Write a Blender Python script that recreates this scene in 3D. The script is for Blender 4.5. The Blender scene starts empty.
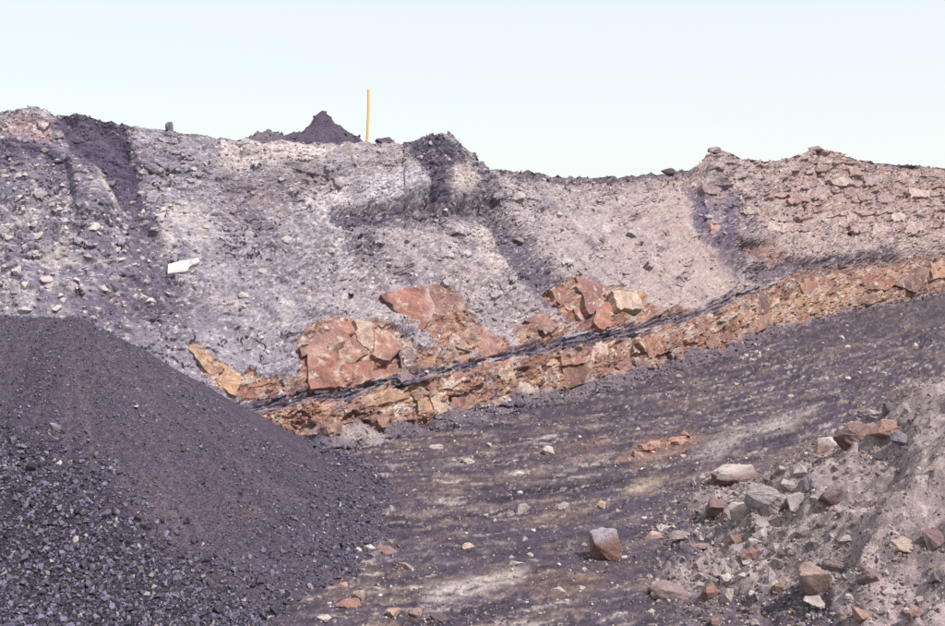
import bpy, bmesh, math, random
import numpy as np
from mathutils import Vector
from mathutils.geometry import delaunay_2d_cdt

random.seed(7)
RNG = np.random.default_rng(7)
SC = bpy.context.scene
COL = SC.collection

# ------------------------------------------------------------------ camera
W0, H0, F0 = 945.0, 626.0, 919.0          # photograph size and focal length in its pixels
CAMZ = 7.0
PITCH = math.atan(123.0 / F0)
cam_d = bpy.data.cameras.new('camera')
cam_d.sensor_width = 36.0
cam_d.lens = 36.0 * F0 / W0
cam_d.clip_start = 0.1
cam_d.clip_end = 6000.0
cam = bpy.data.objects.new('camera', cam_d)
COL.objects.link(cam)
cam.location = (0, 0, CAMZ)
cam.rotation_euler = (math.pi / 2 - PITCH, 0, 0)
SC.camera = cam

# ------------------------------------------------------------------ sky, sun, exposure
SUN_EL, SUN_AZ = math.radians(57), math.radians(124)     # azimuth clockwise from +Y: from the right
world = bpy.data.worlds.new('World')
SC.world = world
world.use_nodes = True
wn = world.node_tree.nodes
sky = wn.new('ShaderNodeTexSky')
sky.sky_type = 'NISHITA'
sky.sun_disc = False
sky.sun_elevation = SUN_EL
sky.sun_rotation = SUN_AZ
sky.altitude = 100
sky.air_density = 1.0
sky.dust_density = 0.6
sky.ozone_density = 1.0
veil = wn.new('ShaderNodeMixRGB')                       # thin even high cloud over the whole sky
veil.inputs[0].default_value = 0.84
veil.inputs[2].default_value = (5.35, 5.65, 5.7, 1)
world.node_tree.links.new(sky.outputs[0], veil.inputs[1])
world.node_tree.links.new(veil.outputs[0], wn['Background'].inputs[0])
wn['Background'].inputs[1].default_value = 0.105
sun_d = bpy.data.lights.new('sun', 'SUN')
sun_d.energy = 3.4
sun_d.angle = math.radians(2.0)
sun_d.color = (1.0, 0.95, 0.88)
sun = bpy.data.objects.new('sun', sun_d)
COL.objects.link(sun)
sdir = Vector((math.sin(SUN_AZ) * math.cos(SUN_EL), math.cos(SUN_AZ) * math.cos(SUN_EL), math.sin(SUN_EL)))
sun.rotation_euler = (-sdir).to_track_quat('-Z', 'Y').to_euler()
SC.view_settings.view_transform = 'Standard'
SC.view_settings.look = 'None'
SC.view_settings.gamma = 1.0
SC.view_settings.exposure = 0.72

# ------------------------------------------------------------------ numeric helpers
def lin(c):
    c = np.asarray(c, float) / 255.0
    return np.where(c <= 0.04045, c / 12.92, ((c + 0.055) / 1.055) ** 2.4)
KALB = 0.63
def alb(r, g, b):
    c = lin((r, g, b)); l = c @ np.array([0.3, 0.59, 0.11])
    return (l + (c - l) * (0.72 if b >= r else 0.68)) * KALB * (np.array([1.035, 0.975, 1.035]) if b >= r else np.array([1.05, 0.965, 0.995]))

def _h(ix, iy, iz, seed):
    with np.errstate(over='ignore'):
        h = (ix.astype(np.uint32) * np.uint32(374761393) + iy.astype(np.uint32) * np.uint32(668265263)
             + iz.astype(np.uint32) * np.uint32(2147483647 - 59) + np.uint32((seed * 974711 + 12345) & 0xffffffff))
        h = (h ^ (h >> np.uint32(13))) * np.uint32(1274126177)
        h = (h ^ (h >> np.uint32(16))) * np.uint32(2246822519)
        h = h ^ (h >> np.uint32(15))
    return h
def _u(h):
    return (h & np.uint32(0xffffff)).astype(np.float64) / 16777215.0

def noise(x, y, z=0.0, seed=0):
    """gradient noise, about -1..1"""
    x, y, z = np.broadcast_arrays(np.asarray(x, float), np.asarray(y, float), np.asarray(z, float))
    ix, iy, iz = np.floor(x), np.floor(y), np.floor(z)
    fx, fy, fz = x - ix, y - iy, z - iz
    ix, iy, iz = ix.astype(np.int64), iy.astype(np.int64), iz.astype(np.int64)
    u = fx ** 3 * (fx * (fx * 6 - 15) + 10); v = fy ** 3 * (fy * (fy * 6 - 15) + 10); w = fz ** 3 * (fz * (fz * 6 - 15) + 10)
    flat = not np.any(fz)
    def g(dx, dy, dz):
        h = _h(ix + dx, iy + dy, iz + dz, seed)
        a = (h & np.uint32(1023)).astype(float) * (2 * math.pi / 1024)
        c = ((h >> np.uint32(10)) & np.uint32(1023)).astype(float) / 511.5 - 1
        s = np.sqrt(1 - c * c * 0.999)
        return np.cos(a) * s * (fx - dx) + np.sin(a) * s * (fy - dy) + c * (fz - dz)
    def lay(dz):
        a = g(0, 0, dz); b = g(1, 0, dz); c = g(0, 1, dz); d = g(1, 1, dz)
        return (a + u * (b - a)) * (1 - v) + (c + u * (d - c)) * v
    r = lay(0)
    if not flat:
        r = r * (1 - w) + lay(1) * w
    return r * 1.5

def fbm(x, y, z=0.0, oct=4, seed=0, gain=0.5, lac=2.03):
    r = 0; a = 1.0; f = 1.0; t = 0
    for o in range(oct):
        r = r + a * noise(np.asarray(x) * f, np.asarray(y) * f, np.asarray(z) * f if np.any(z) else 0.0, seed + o * 17)
        t += a; a *= gain; f *= lac
    return r / t * 1.4

def worley(x, y, seed=0, jit=0.9):
    """F1, F2, random id of nearest cell"""
    ix, iy = np.floor(x).astype(np.int64), np.floor(y).astype(np.int64)
    f1 = np.full(x.shape, 9.0); f2 = f1.copy(); idr = np.zeros(x.shape)
    zz = np.zeros_like(ix)
    for dx in (-1, 0, 1):
        for dy in (-1, 0, 1):
            h = _h(ix + dx, iy + dy, zz, seed)
            cx = ix + dx + 0.5 + jit * ((h & np.uint32(4095)).astype(float) / 4095 - 0.5)
            cy = iy + dy + 0.5 + jit * (((h >> np.uint32(12)) & np.uint32(4095)).astype(float) / 4095 - 0.5)
            d = np.hypot(x - cx, y - cy)
            n = d < f1
            f2 = np.where(n, f1, np.minimum(f2, d))
            idr = np.where(n, _u(_h(ix + dx, iy + dy, zz, seed + 991)), idr)
            f1 = np.where(n, d, f1)
    return f1, f2, idr

def worley_vec(x, y, seed=0, jit=0.9):
    ix, iy = np.floor(x).astype(np.int64), np.floor(y).astype(np.int64)
    f1 = np.full(x.shape, 9.0); vx = np.zeros(x.shape); vy = vx.copy(); a1 = vx.copy(); a2 = vx.copy(); zz = np.zeros_like(ix)
    for dx in (-1, 0, 1):
        for dy in (-1, 0, 1):
            h = _h(ix + dx, iy + dy, zz, seed)
            ux = x - (ix + dx + 0.5 + jit * ((h & np.uint32(4095)).astype(float) / 4095 - 0.5))
            uy = y - (iy + dy + 0.5 + jit * (((h >> np.uint32(12)) & np.uint32(4095)).astype(float) / 4095 - 0.5))
            d = np.hypot(ux, uy); n = d < f1
            f1 = np.where(n, d, f1); vx = np.where(n, ux, vx); vy = np.where(n, uy, vy)
            a1 = np.where(n, _u(_h(ix + dx, iy + dy, zz, seed + 7)), a1); a2 = np.where(n, _u(_h(ix + dx, iy + dy, zz, seed + 8)), a2)
    return f1, vx, vy, a1, a2

def sstep(a, b, x):
    t = np.clip((x - a) / (b - a), 0, 1)
    return t * t * (3 - 2 * t)

def polydist(X, Y, poly):
    """signed distance to a polygon, positive inside"""
    P = np.asarray(poly, float); Q = np.roll(P, -1, 0)
    d = np.full(X.shape, 1e9); ins = np.zeros(X.shape, bool)
    for (ax, ay), (bx, by) in zip(P, Q):
        ex, ey = bx - ax, by - ay
        t = np.clip(((X - ax) * ex + (Y - ay) * ey) / (ex * ex + ey * ey + 1e-9), 0, 1)
        d = np.minimum(d, np.hypot(X - ax - t * ex, Y - ay - t * ey))
        c = ((ay > Y) != (by > Y)) & (X < (bx - ax) * (Y - ay) / (by - ay + 1e-12) + ax)
        ins ^= c
    return np.where(ins, d, -d)

def pmask(X, Y, poly, soft=4.0, warp=None):
    P = np.asarray(poly, float); m = soft * 3 + 12
    out = np.zeros(X.shape)
    k = (X > P[:, 0].min() - m) & (X < P[:, 0].max() + m) & (Y > P[:, 1].min() - m) & (Y < P[:, 1].max() + m)
    if k.any():
        d = polydist(X[k], Y[k], poly)
        if warp is not None:
            d = d + warp[k]
        out[k] = sstep(-soft, soft, d)
    return out

def lines(tab, x):
    t = np.asarray(tab, float)
    return np.interp(x, t[:, 0], t[:, 1])

def mix(a, b, m):
    return a + (np.asarray(b) - a) * m[..., None]

CT, ST = math.cos(PITCH), math.sin(PITCH)
def ray(px, py):
    x = (np.asarray(px, float) - W0 / 2) / F0; yv = (H0 / 2 - np.asarray(py, float)) / F0
    return np.stack([x, CT + yv * ST, -ST + yv * CT], -1)
def proj(P):
    x, y, z = P[..., 0], P[..., 1], P[..., 2] - CAMZ
    d = y * CT - z * ST; u = y * ST + z * CT
    return W0 / 2 + F0 * x / d, H0 / 2 - F0 * u / d
def floor_pt(px, py, z=0.0):
    r = ray(px, py); t = (z - CAMZ) / r[..., 2]
    return r[..., 0] * t, r[..., 1] * t

# ------------------------------------------------------------------ mesh + object helpers
def mesh_np(name, V, Fc, C=None, mat=None, smooth=False):
    me = bpy.data.meshes.new(name)
    n, k = len(Fc), Fc.shape[1]
    me.vertices.add(len(V)); me.vertices.foreach_set('co', np.ascontiguousarray(V, np.float32).ravel())
    me.loops.add(n * k); me.loops.foreach_set('vertex_index', np.ascontiguousarray(Fc, np.int32).ravel())
    me.polygons.add(n)
    me.polygons.foreach_set('loop_start', np.arange(0, n * k, k, dtype=np.int32))
    me.polygons.foreach_set('loop_total', np.full(n, k, np.int32))
    me.polygons.foreach_set('use_smooth', np.full(n, smooth, bool))
    me.update(calc_edges=True)
    if C is not None:
        at = me.color_attributes.new('Col', 'FLOAT_COLOR', 'POINT')
        rgba = np.ones((len(V), 4), np.float32); rgba[:, :3] = np.clip(C, 0.004, 0.9)
        at.data.foreach_set('color', rgba.ravel())
    if mat: me.materials.append(mat)
    return me
def link(name, me, parent=None):
    o = bpy.data.objects.new(name, me); COL.objects.link(o)
    if parent is not None: o.parent = parent
    return o
def tag(o, label=None, cat=None, group=None, kind=None):
    if label: o['label'] = label
    if cat: o['category'] = cat
    if group: o['group'] = group
    if kind: o['kind'] = kind
    return o
def grid_faces(nr, nc):
    a = np.arange(nr * nc).reshape(nr, nc)
    return np.stack([a[:-1, :-1], a[:-1, 1:], a[1:, 1:], a[1:, :-1]], -1).reshape(-1, 4)
def grid_normals(P):
    du = np.gradient(P, axis=1); dv = np.gradient(P, axis=0)
    n = np.cross(du, dv); n /= np.linalg.norm(n, axis=-1, keepdims=True) + 1e-12
    return n

# ------------------------------------------------------------------ materials
def rock_mat(name, rough=0.92, spec=0.15, bump=0.35, scale=14.0, var=0.22, fine=70.0, stain=False):
    m = bpy.data.materials.new(name); m.use_nodes = True
    nt = m.node_tree; N = nt.nodes; L = nt.links; b = N['Principled BSDF']
    at = N.new('ShaderNodeVertexColor'); at.layer_name = 'Col'
    tc = N.new('ShaderNodeTexCoord')
    n1 = N.new('ShaderNodeTexNoise'); n1.inputs['Scale'].default_value = scale; n1.inputs['Detail'].default_value = 6; n1.inputs['Roughness'].default_value = 0.7
    n2 = N.new('ShaderNodeTexVoronoi'); n2.inputs['Scale'].default_value = fine
    L.new(tc.outputs['Object'], n1.inputs['Vector']); L.new(tc.outputs['Object'], n2.inputs['Vector'])
    mr = N.new('ShaderNodeMapRange'); mr.inputs['From Min'].default_value = 0.3; mr.inputs['From Max'].default_value = 0.7
    mr.inputs['To Min'].default_value = 1 - var; mr.inputs['To Max'].default_value = 1 + var
    L.new(n1.outputs['Fac'], mr.inputs['Value'])
    sx = N.new('ShaderNodeSeparateColor'); L.new(n2.outputs['Color'], sx.inputs[0])
    mr2 = N.new('ShaderNodeMapRange'); mr2.inputs['To Min'].default_value = 1 - var; mr2.inputs['To Max'].default_value = 1 + var
    L.new(sx.outputs[0], mr2.inputs['Value'])
    mu = N.new('ShaderNodeMath'); mu.operation = 'MULTIPLY'; L.new(mr.outputs[0], mu.inputs[0]); L.new(mr2.outputs[0], mu.inputs[1])
    vm = N.new('ShaderNodeVectorMath'); vm.operation = 'SCALE'
    L.new(at.outputs['Color'], vm.inputs[0]); L.new(mu.outputs[0], vm.inputs['Scale'])
    out = vm.outputs[0]
    if stain:                                           # pale mineral skin and purple-brown staining
        for sc_, lo, hi, col_, amt in ((2.6, 0.555, 0.63, (0.40, 0.345, 0.30, 1), 0.75), (1.7, 0.55, 0.68, (0.12, 0.085, 0.095, 1), 0.6)):
            n3 = N.new('ShaderNodeTexNoise'); n3.inputs['Scale'].default_value = sc_; n3.inputs['Detail'].default_value = 9; n3.inputs['Roughness'].default_value = 0.68; n3.inputs['Distortion'].default_value = 0.6
            mp = N.new('ShaderNodeMapping'); mp.inputs['Location'].default_value = (sc_ * 13, 4, 7); mp.inputs['Scale'].default_value = (1, 1, 1.5)
            gm = N.new('ShaderNodeNewGeometry')
            L.new(gm.outputs['Position'], mp.inputs[0]); L.new(mp.outputs[0], n3.inputs['Vector'])
            m3 = N.new('ShaderNodeMapRange'); m3.inputs['From Min'].default_value = lo; m3.inputs['From Max'].default_value = hi; m3.inputs['To Max'].default_value = amt
            L.new(n3.outputs['Fac'], m3.inputs['Value'])
            mx = N.new('ShaderNodeMixRGB'); mx.inputs[2].default_value = col_
            L.new(m3.outputs[0], mx.inputs[0]); L.new(out, mx.inputs[1]); out = mx.outputs[0]
    L.new(out, b.inputs['Base Color'])
    b.inputs['Roughness'].default_value = rough
    b.inputs['Specular IOR Level'].default_value = spec
    ad = N.new('ShaderNodeMath'); ad.operation = 'MULTIPLY_ADD'; ad.inputs[1].default_value = 0.35
    L.new(n2.outputs['Distance'], ad.inputs[0]); L.new(n1.outputs['Fac'], ad.inputs[2])
    bp = N.new('ShaderNodeBump'); bp.inputs['Strength'].default_value = bump; bp.inputs['Distance'].default_value = 0.05
    L.new(ad.outputs[0], bp.inputs['Height']); L.new(bp.outputs[0], b.inputs['Normal'])
    return m
M_FACE = rock_mat('face_rock', bump=0.5, scale=9, fine=45)
M_STONE = rock_mat('loose_stone', bump=0.4, scale=20, fine=60)
M_SAND = rock_mat('sandstone', bump=0.45, scale=7, fine=38, var=0.28, stain=True)
M_COAL = rock_mat('coal', rough=0.55, spec=0.4, bump=0.4, scale=30, fine=90, var=0.25)
M_DUST = rock_mat('coal_dust', rough=0.9, spec=0.15, bump=0.5, scale=18, fine=58, var=0.45)
M_FLOOR = rock_mat('floor_dirt', rough=0.9, spec=0.15, bump=0.45, scale=10, fine=55, var=0.2)
M_SPOIL = rock_mat('spoil_dirt', bump=0.5, scale=12, fine=50, var=0.2)

# ------------------------------------------------------------------ rock templates (angular hulls)
def hull(pts):
    bm = bmesh.new()
    for p in pts: bm.verts.new(p)
    r = bmesh.ops.convex_hull(bm, input=bm.verts)
    bmesh.ops.delete(bm, geom=[g for g in r['geom_interior'] if isinstance(g, bmesh.types.BMVert)], context='VERTS')
    loose = [v for v in bm.verts if not v.link_faces]
    if loose: bmesh.ops.delete(bm, geom=loose, context='VERTS')
    bmesh.ops.triangulate(bm, faces=bm.faces)
    bm.verts.index_update()
    V = np.array([v.co[:] for v in bm.verts]); Fc = np.array([[v.index for v in f.verts] for f in bm.faces])
    bm.free()
    return V, Fc
TEMPL = []
for i in range(26):
    r = np.random.default_rng(100 + i)
    p = r.normal(size=(11 if i < 20 else 16, 3)); p /= np.linalg.norm(p, axis=1, keepdims=True)
    p *= r.uniform(0.75, 1.1, (len(p), 1))
    p *= np.array([1.0, r.uniform(0.6, 0.95), r.uniform(0.4, 0.8)])
    TEMPL.append(hull(p))

TINY = []
for i in range(14):
    r = np.random.default_rng(300 + i)
    p = r.normal(size=(8, 3)); p /= np.linalg.norm(p, axis=1, keepdims=True); p *= np.array([1.0, r.uniform(0.65, 0.95), r.uniform(0.5, 0.85)])
    TINY.append(hull(p))

def rand_rot(n, rng, tilt=1.0):
    q = rng.normal(size=(n, 4)); q[:, 1:3] *= tilt
    q /= np.linalg.norm(q, axis=1, keepdims=True)
    w, x, y, z = q.T
    return np.stack([np.stack([1 - 2 * (y * y + z * z), 2 * (x * y - z * w), 2 * (x * z + y * w)], -1),
                     np.stack([2 * (x * y + z * w), 1 - 2 * (x * x + z * z), 2 * (y * z - x * w)], -1),
                     np.stack([2 * (x * z - y * w), 2 * (y * z + x * w), 1 - 2 * (x * x + y * y)], -1)], 1)

def scatter_mesh(name, P, size, C, mat, rng, tilt=1.0, simple=True):
    """many small angular stones joined into one mesh"""
    n = len(P); R = rand_rot(n, rng, tilt); T_ = TINY if simple else TEMPL; which = rng.integers(0, len(T_), n)
    Vs, Fs, Cs, off = [], [], [], 0
    for k, (tv, tf) in enumerate(T_):
        ids = np.nonzero(which == k)[0]
        if not len(ids): continue
        v = np.einsum('nij,kj->nki', R[ids], tv) * size[ids, None, None] + P[ids, None, :]
        f = tf[None] + (np.arange(len(ids)) * len(tv))[:, None, None] + off
        Vs.append(v.reshape(-1, 3)); Fs.append(f.reshape(-1, 3)); Cs.append(np.repeat(C[ids], len(tv), 0))
        off += len(ids) * len(tv)
    return mesh_np(name, np.concatenate(Vs), np.concatenate(Fs), np.concatenate(Cs), mat)

# =================================================================== QUARRY FACE
TOP = [(-300, 122), (-120, 118), (0, 112), (35, 110), (50, 114), (70, 111), (95, 112), (125, 122), (160, 128), (200, 136), (240, 143),
       (262, 142), (330, 144), (380, 145), (400, 148), (430, 140), (444, 137), (455, 143), (465, 160), (485, 171), (520, 173), (560, 178),
       (600, 178), (640, 176), (688, 172), (698, 165), (708, 153), (722, 152), (734, 158), (762, 163), (790, 158), (812, 151),
       (830, 152), (860, 161), (900, 166), (945, 169), (1300, 184)]
TOE = [(-300, 510), (0, 492), (130, 482), (250, 467), (330, 453), (400, 434), (480, 420), (560, 401), (640, 379), (735, 355),
       (765, 336), (850, 313), (945, 294), (1300, 240)]
SEAM = [(-300, 440), (180, 412), (250, 406), (300, 397), (345, 394), (365, 386), (420, 377), (450, 367), (515, 352), (560, 344), (600, 335), (640, 328),
        (690, 316), (720, 304), (745, 292), (790, 281), (840, 268), (900, 262), (945, 255), (1300, 215)]
cpx = np.concatenate([np.linspace(-300, -14, 46)[:-1], np.arange(-14, 960, 1.08), np.linspace(962, 1300, 60)])
NR = 345
t = np.linspace(0, 1, NR)
hprof = np.interp(t, [0, 0.10, 0.19, 0.25, 0.50, 0.80, 0.93, 1.0], [0, 0.02, 0.07, 0.14, 0.46, 0.82, 0.93, 1.0])
fx, fy = floor_pt(cpx, lines(TOE, cpx), 0.0)
toe_d = fy
run = np.interp(cpx, [-300, 0, 300, 600, 945, 1300], [7.5, 7.5, 8.0, 9.5, 11.0, 14.0])
top_d = toe_d + run
rt = ray(cpx, lines(TOP, cpx))
top_z = CAMZ + rt[:, 2] / rt[:, 1] * top_d
dirx = rt[:, 0] / rt[:, 1] * 0 + fx / fy
Y = toe_d[None] + hprof[:, None] * run[None]
# keep columns radial at their own lateral ratio at toe and crest
rx_toe, rx_top = fx / fy, rt[:, 0] / rt[:, 1]
X = Y * (rx_toe[None] * (1 - hprof[:, None]) + rx_top[None] * hprof[:, None])
Z = (t[:, None] * (top_z[None] + 0.35)) - 0.35
BASE = np.stack([X, Y, Z], -1)
NB = grid_normals(BASE)                                   # faces the camera side (checked below)
if NB[NR // 2, 600] @ (np.array([0, 0, CAMZ]) - BASE[NR // 2, 600]) < 0: NB = -NB
PX, PY = proj(BASE)
# wall metric coordinates
smet = np.concatenate([[0], np.cumsum(np.hypot(np.diff(fx), np.diff(fy)))])
smet = smet - np.interp(330, cpx, smet)
S = np.broadcast_to(smet[None], PX.shape); V_ = np.concatenate([[0], np.cumsum(np.linalg.norm(np.diff(BASE[:, 500], axis=0), axis=1))])[:, None] * np.ones_like(PX)
Zb = BASE[..., 2]

wp = 7 * fbm(S / 1.3, V_ / 1.3, oct=4, seed=3) + 3 * noise(S / 0.17, V_ / 0.17, seed=9) + 3.0 * noise(S / 0.06, V_ / 0.06, seed=8)      # pixel warp of zone outlines
wp2 = 3.2 * fbm(S / 0.7, V_ / 0.7, oct=4, seed=5)
def zone(poly, soft=4.0, w=1.0): return pmask(PX, PY, poly, soft, wp * w)

seam_y = lines(SEAM, PX); toe_y = lines(TOE, PX)
rel = PY - seam_y                                        # >0 below the seam
right = sstep(500, 700, PX); farr = sstep(700, 760, PX)

# ---- relief
D = 0.42 * fbm(S / 4.2, V_ / 3.2, oct=3, seed=11) * sstep(0.0, 0.2, t)[:, None] * (1 - 0.5 * sstep(0.93, 1.0, t)[:, None])
flow = noise((S + 0.55 * V_) / 0.55 + 0.6 * fbm(S / 2, V_ / 2, oct=2, seed=21), V_ / 3.0, seed=23)
D += 0.09 * flow
D += 0.16 * fbm(S / 0.9, V_ / 0.9, oct=4, seed=31)
f1, f2, cid1 = worley(S / 0.42 + 0.4 * noise(S / 0.3, V_ / 0.3, seed=4), V_ / 0.36, seed=41)
big = np.clip(f2 - f1, 0, 0.35) / 0.35 * cid1 ** 2
g1, g2, cid2 = worley(S / 0.17, V_ / 0.15, seed=42)
sml = np.clip(g2 - g1, 0, 0.4) / 0.4 * cid2 ** 1.5
rubble_amt = np.clip(0.75 + 0.7 * fbm(S / 2.2, V_ / 2.2, oct=2, seed=45), 0.15, 1.3)
smoothz = zone([(540, 200), (690, 190), (740, 280), (700, 305), (640, 315), (560, 260)], 14)
smoothz = np.maximum(smoothz, 0.7 * zone([(190, 300), (300, 290), (300, 330), (230, 360), (190, 340)], 12))
rubble_amt = rubble_amt * (1 - 0.75 * smoothz)
D += rubble_amt * (0.10 * big + 0.055 * sml)
# fractured beds high on the right, gentler elsewhere along the crest
bedz = pmask(PX, PY, [(690, 150), (820, 140), (960, 150), (1310, 150), (1310, 225), (945, 245), (860, 240), (760, 225), (720, 200)], 12, wp)
bl = np.floor((Zb + 0.16 * noise(S / 1.3, Zb / 2, seed=51)) / 0.36)
cell = np.floor(S / 1.15 + 7.3 * _u(_h(bl.astype(np.int64), bl.astype(np.int64) * 0, bl.astype(np.int64) * 0, 5)) + 0.3 * noise(S / .5, Zb / .3, seed=52))
rnd = _u(_h(bl.astype(np.int64), cell.astype(np.int64), np.zeros_like(bl, np.int64), 77))
D += bedz * (0.30 * (rnd - 0.5))
# named hollows and bulges of the face
def carve(poly, amt, soft=6, w=1.0):
    global D
    m = zone(poly, soft, w); D = D + amt * m; return m
gully = carve([(488, 222), (512, 222), (545, 265), (610, 332), (590, 338), (545, 302), (498, 255)], -0.30, 8, 0.5)
chute = carve([(52, 112), (92, 110), (127, 126), (137, 165), (142, 200), (160, 250), (120, 255), (118, 205), (102, 175), (70, 150)], -0.30, 8, 0.6)
ovh = carve([(330, 206), (362, 212), (400, 203), (440, 204), (500, 204), (497, 217), (440, 220), (400, 226), (350, 228), (332, 222)], -0.32, 8, 1.0)
slabm = carve([(70, 165), (96, 163), (118, 208), (108, 226), (78, 216)], 0.28, 4, 0.4)
ovh2 = carve([(735, 243), (760, 244), (792, 262), (775, 268), (745, 256)], -0.32, 6, 0.5)
bul = carve([(700, 236), (740, 232), (770, 241), (730, 246)], 0.25, 5, 0.3)
hole1 = carve([(878, 248), (892, 247), (905, 262), (888, 260)], -0.25, 4, 0.5)
hole2 = carve([(816, 170), (836, 168), (838, 178), (820, 178)], -0.35, 3, 0.3)
butt = carve([(395, 150), (440, 138), (480, 170), (500, 205), (400, 205)], 0.35, 12, 0.6)
blu = carve([(355, 190), (372, 178), (415, 170), (428, 195), (415, 203), (360, 207)], 0.22, 5, 0.5)
knob = carve([(700, 170), (708, 152), (726, 152), (738, 165), (720, 180)], 0.15, 5)
# seam and sandstone zones
seam_w = np.interp(PX, [200, 300, 345, 420, 520, 600, 700, 760, 945], [9, 7, 8, 5, 5, 7, 6, 4, 4]) * np.clip(0.85 + 0.7 * noise(S / 1.7, 0 * S, seed=65) + 0.7 * noise(S / 0.45, V_ / 0.6, seed=55), 0.1, 1.7)
seamm = (1 - 0.55 * sstep(720, 780, PX)) * sstep(1.5, 0.5, np.abs(rel + 1.0 * wp2 + 0.55 * wp) / seam_w) * sstep(150, 235, PX) * np.clip(0.9 + 0.7 * noise(S / 0.9, V_ / 0.9, seed=66), 0.2, 1)
below = sstep(2, 7, rel + wp2) * sstep(150, 230, PX)
UPS = [[(186, 345), (200, 350), (228, 368), (240, 376), (236, 398), (214, 388)],
       [(238, 380), (250, 366), (292, 378), (302, 390), (290, 397), (240, 396)],
       [(296, 345), (312, 322), (345, 318), (372, 322), (396, 335), (418, 350), (420, 382), (380, 390), (345, 396), (304, 398)],
       [(380, 299), (402, 294), (440, 286), (466, 302), (470, 315), (510, 340), (515, 354), (470, 364), (428, 340)],
       [(546, 290), (574, 276), (603, 286), (642, 292), (650, 312), (630, 330), (590, 336), (568, 314)],
       [(514, 326), (545, 312), (572, 328), (560, 342), (520, 350)], [(236, 372), (300, 378), (306, 396), (238, 402)],
       [(414, 350), (436, 346), (462, 360), (440, 370), (418, 376)], [(640, 302), (664, 310), (694, 308), (690, 314), (648, 326)],
       [(733, 302), (790, 274), (870, 260), (910, 257), (945, 252), (1000, 246), (1000, 284), (945, 291), (900, 301), (840, 309), (762, 335), (738, 332)]]
ups = np.zeros_like(PX)
for p in UPS: ups = np.maximum(ups, pmask(PX, PY, p, 1.6, wp2 * 1.6 + 0.5 * wp + 3.0 * noise(S / 0.07, V_ / 0.07, seed=56)))
sandm = np.maximum(below, ups)
tal_h = np.interp(PX, [200, 330, 400, 520, 640, 740, 800, 945], [8, 20, 14, 14, 12, 14, 4, 4]) * np.clip(1 + 1.1 * noise(S / 1.3, 0 * S, seed=67) + 0.5 * noise(S / .4, 0 * S, seed=68), 0.15, 2.2)
talus = sstep(-2.5, 3.5, PY - (toe_y - tal_h) + wp2)
D += 0.22 * sstep(0, 14, PY - (toe_y - tal_h)) * sstep(0.35, 0.0, t)[:, None]
sandm = sandm * (1 - talus)
D += -0.14 * seamm - 0.03 * sandm
lam = np.sin((rel + 2.5 * noise(S / 1.2, V_ / 1.2, seed=61)) * 1.5)
D += seamm * 0.05 * lam
sw = 0.5 * fbm(S / .5, V_ / .5, oct=3, seed=62)
sf, svx, svy, sa1, sa2 = worley_vec(S / 0.85 + sw, V_ / 0.62 + 0.6 * sw, seed=64)
tf, tvx, tvy, ta1, ta2 = worley_vec(S / 0.28 + sw, V_ / 0.20 + 0.6 * sw, seed=65)
D += sandm * (0.16 * (sa2 - 0.5) + 0.30 * (svx * (sa1 - 0.5) + svy * (sa2 - 0.5)) + 0.06 * (ta2 - 0.5) + 0.09 * (tvx * (ta1 - 0.5) + tvy * (ta2 - 0.5)) + 0.03 * fbm(S / 0.25, V_ / 0.18, oct=3, seed=63))
bl2 = np.floor((rel + 2.2 * wp2 + 0.5 * wp) / 5.5).astype(np.int64); ce2 = np.floor(S / 0.9 + 5 * _u(_h(bl2, bl2 * 0, bl2 * 0, 15)) + 0.8 * sw).astype(np.int64)
rn2 = _u(_h(bl2, ce2, np.zeros_like(bl2), 16))
D += sandm * below * 0.13 * (rn2 - 0.5)
D += 0.22 * zone([(745, 252), (800, 250), (885, 243), (945, 240), (960, 246), (890, 254), (800, 262), (748, 268)], 4, 0.8) - 0.18 * zone([(742, 268), (800, 264), (885, 256), (945, 250), (945, 254), (885, 264), (800, 276), (748, 282)], 3, 0.6)
rg_ = 1 - 2 * np.abs(noise(S / 0.75 + 0.5 * fbm(S / .5, V_ / .5, oct=2, seed=72), V_ / 0.5, seed=73))
D += 0.065 * np.clip(rg_, -0.6, 1) * rubble_amt * (1 - sandm)
h1, h2, cid3 = worley(S / 0.085 + 0.3 * noise(S / .06, V_ / .06, seed=74), V_ / 0.08, seed=75)
D += (0.035 * np.clip(h2 - h1, 0, 0.4) / 0.4 * cid3 + 0.02 * noise(S / 0.05, V_ / 0.05, seed=71)) * (0.45 + 0.55 * rubble_amt)
crev_n = noise(S / 0.9 + 0.7 * fbm(S / .6, V_ / .6, oct=3, seed=76), V_ / 0.45 + 0.35 * S, seed=77)
crev = sstep(0.055, 0.0, np.abs(crev_n)) * sstep(0.0, 0.35, fbm(S / 1.6, V_ / 1.6, oct=2, seed=78)) * (1 - sandm) * (1 - 0.6 * bedz)
D -= 0.13 * crev
D *= np.clip(1 - sstep(40, 200, np.abs(PX - 472) - 500) * 0.3, 0.5, 1)
WALL = BASE + NB * D[..., None]
# ragged crest
WALL[..., 2] += sstep(0.9, 1.0, t)[:, None] * (0.16 * fbm(S / 0.5, 0 * S, oct=4, seed=81) + 0.10 * noise(S / 2.0, 0 * S, seed=82))


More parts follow.
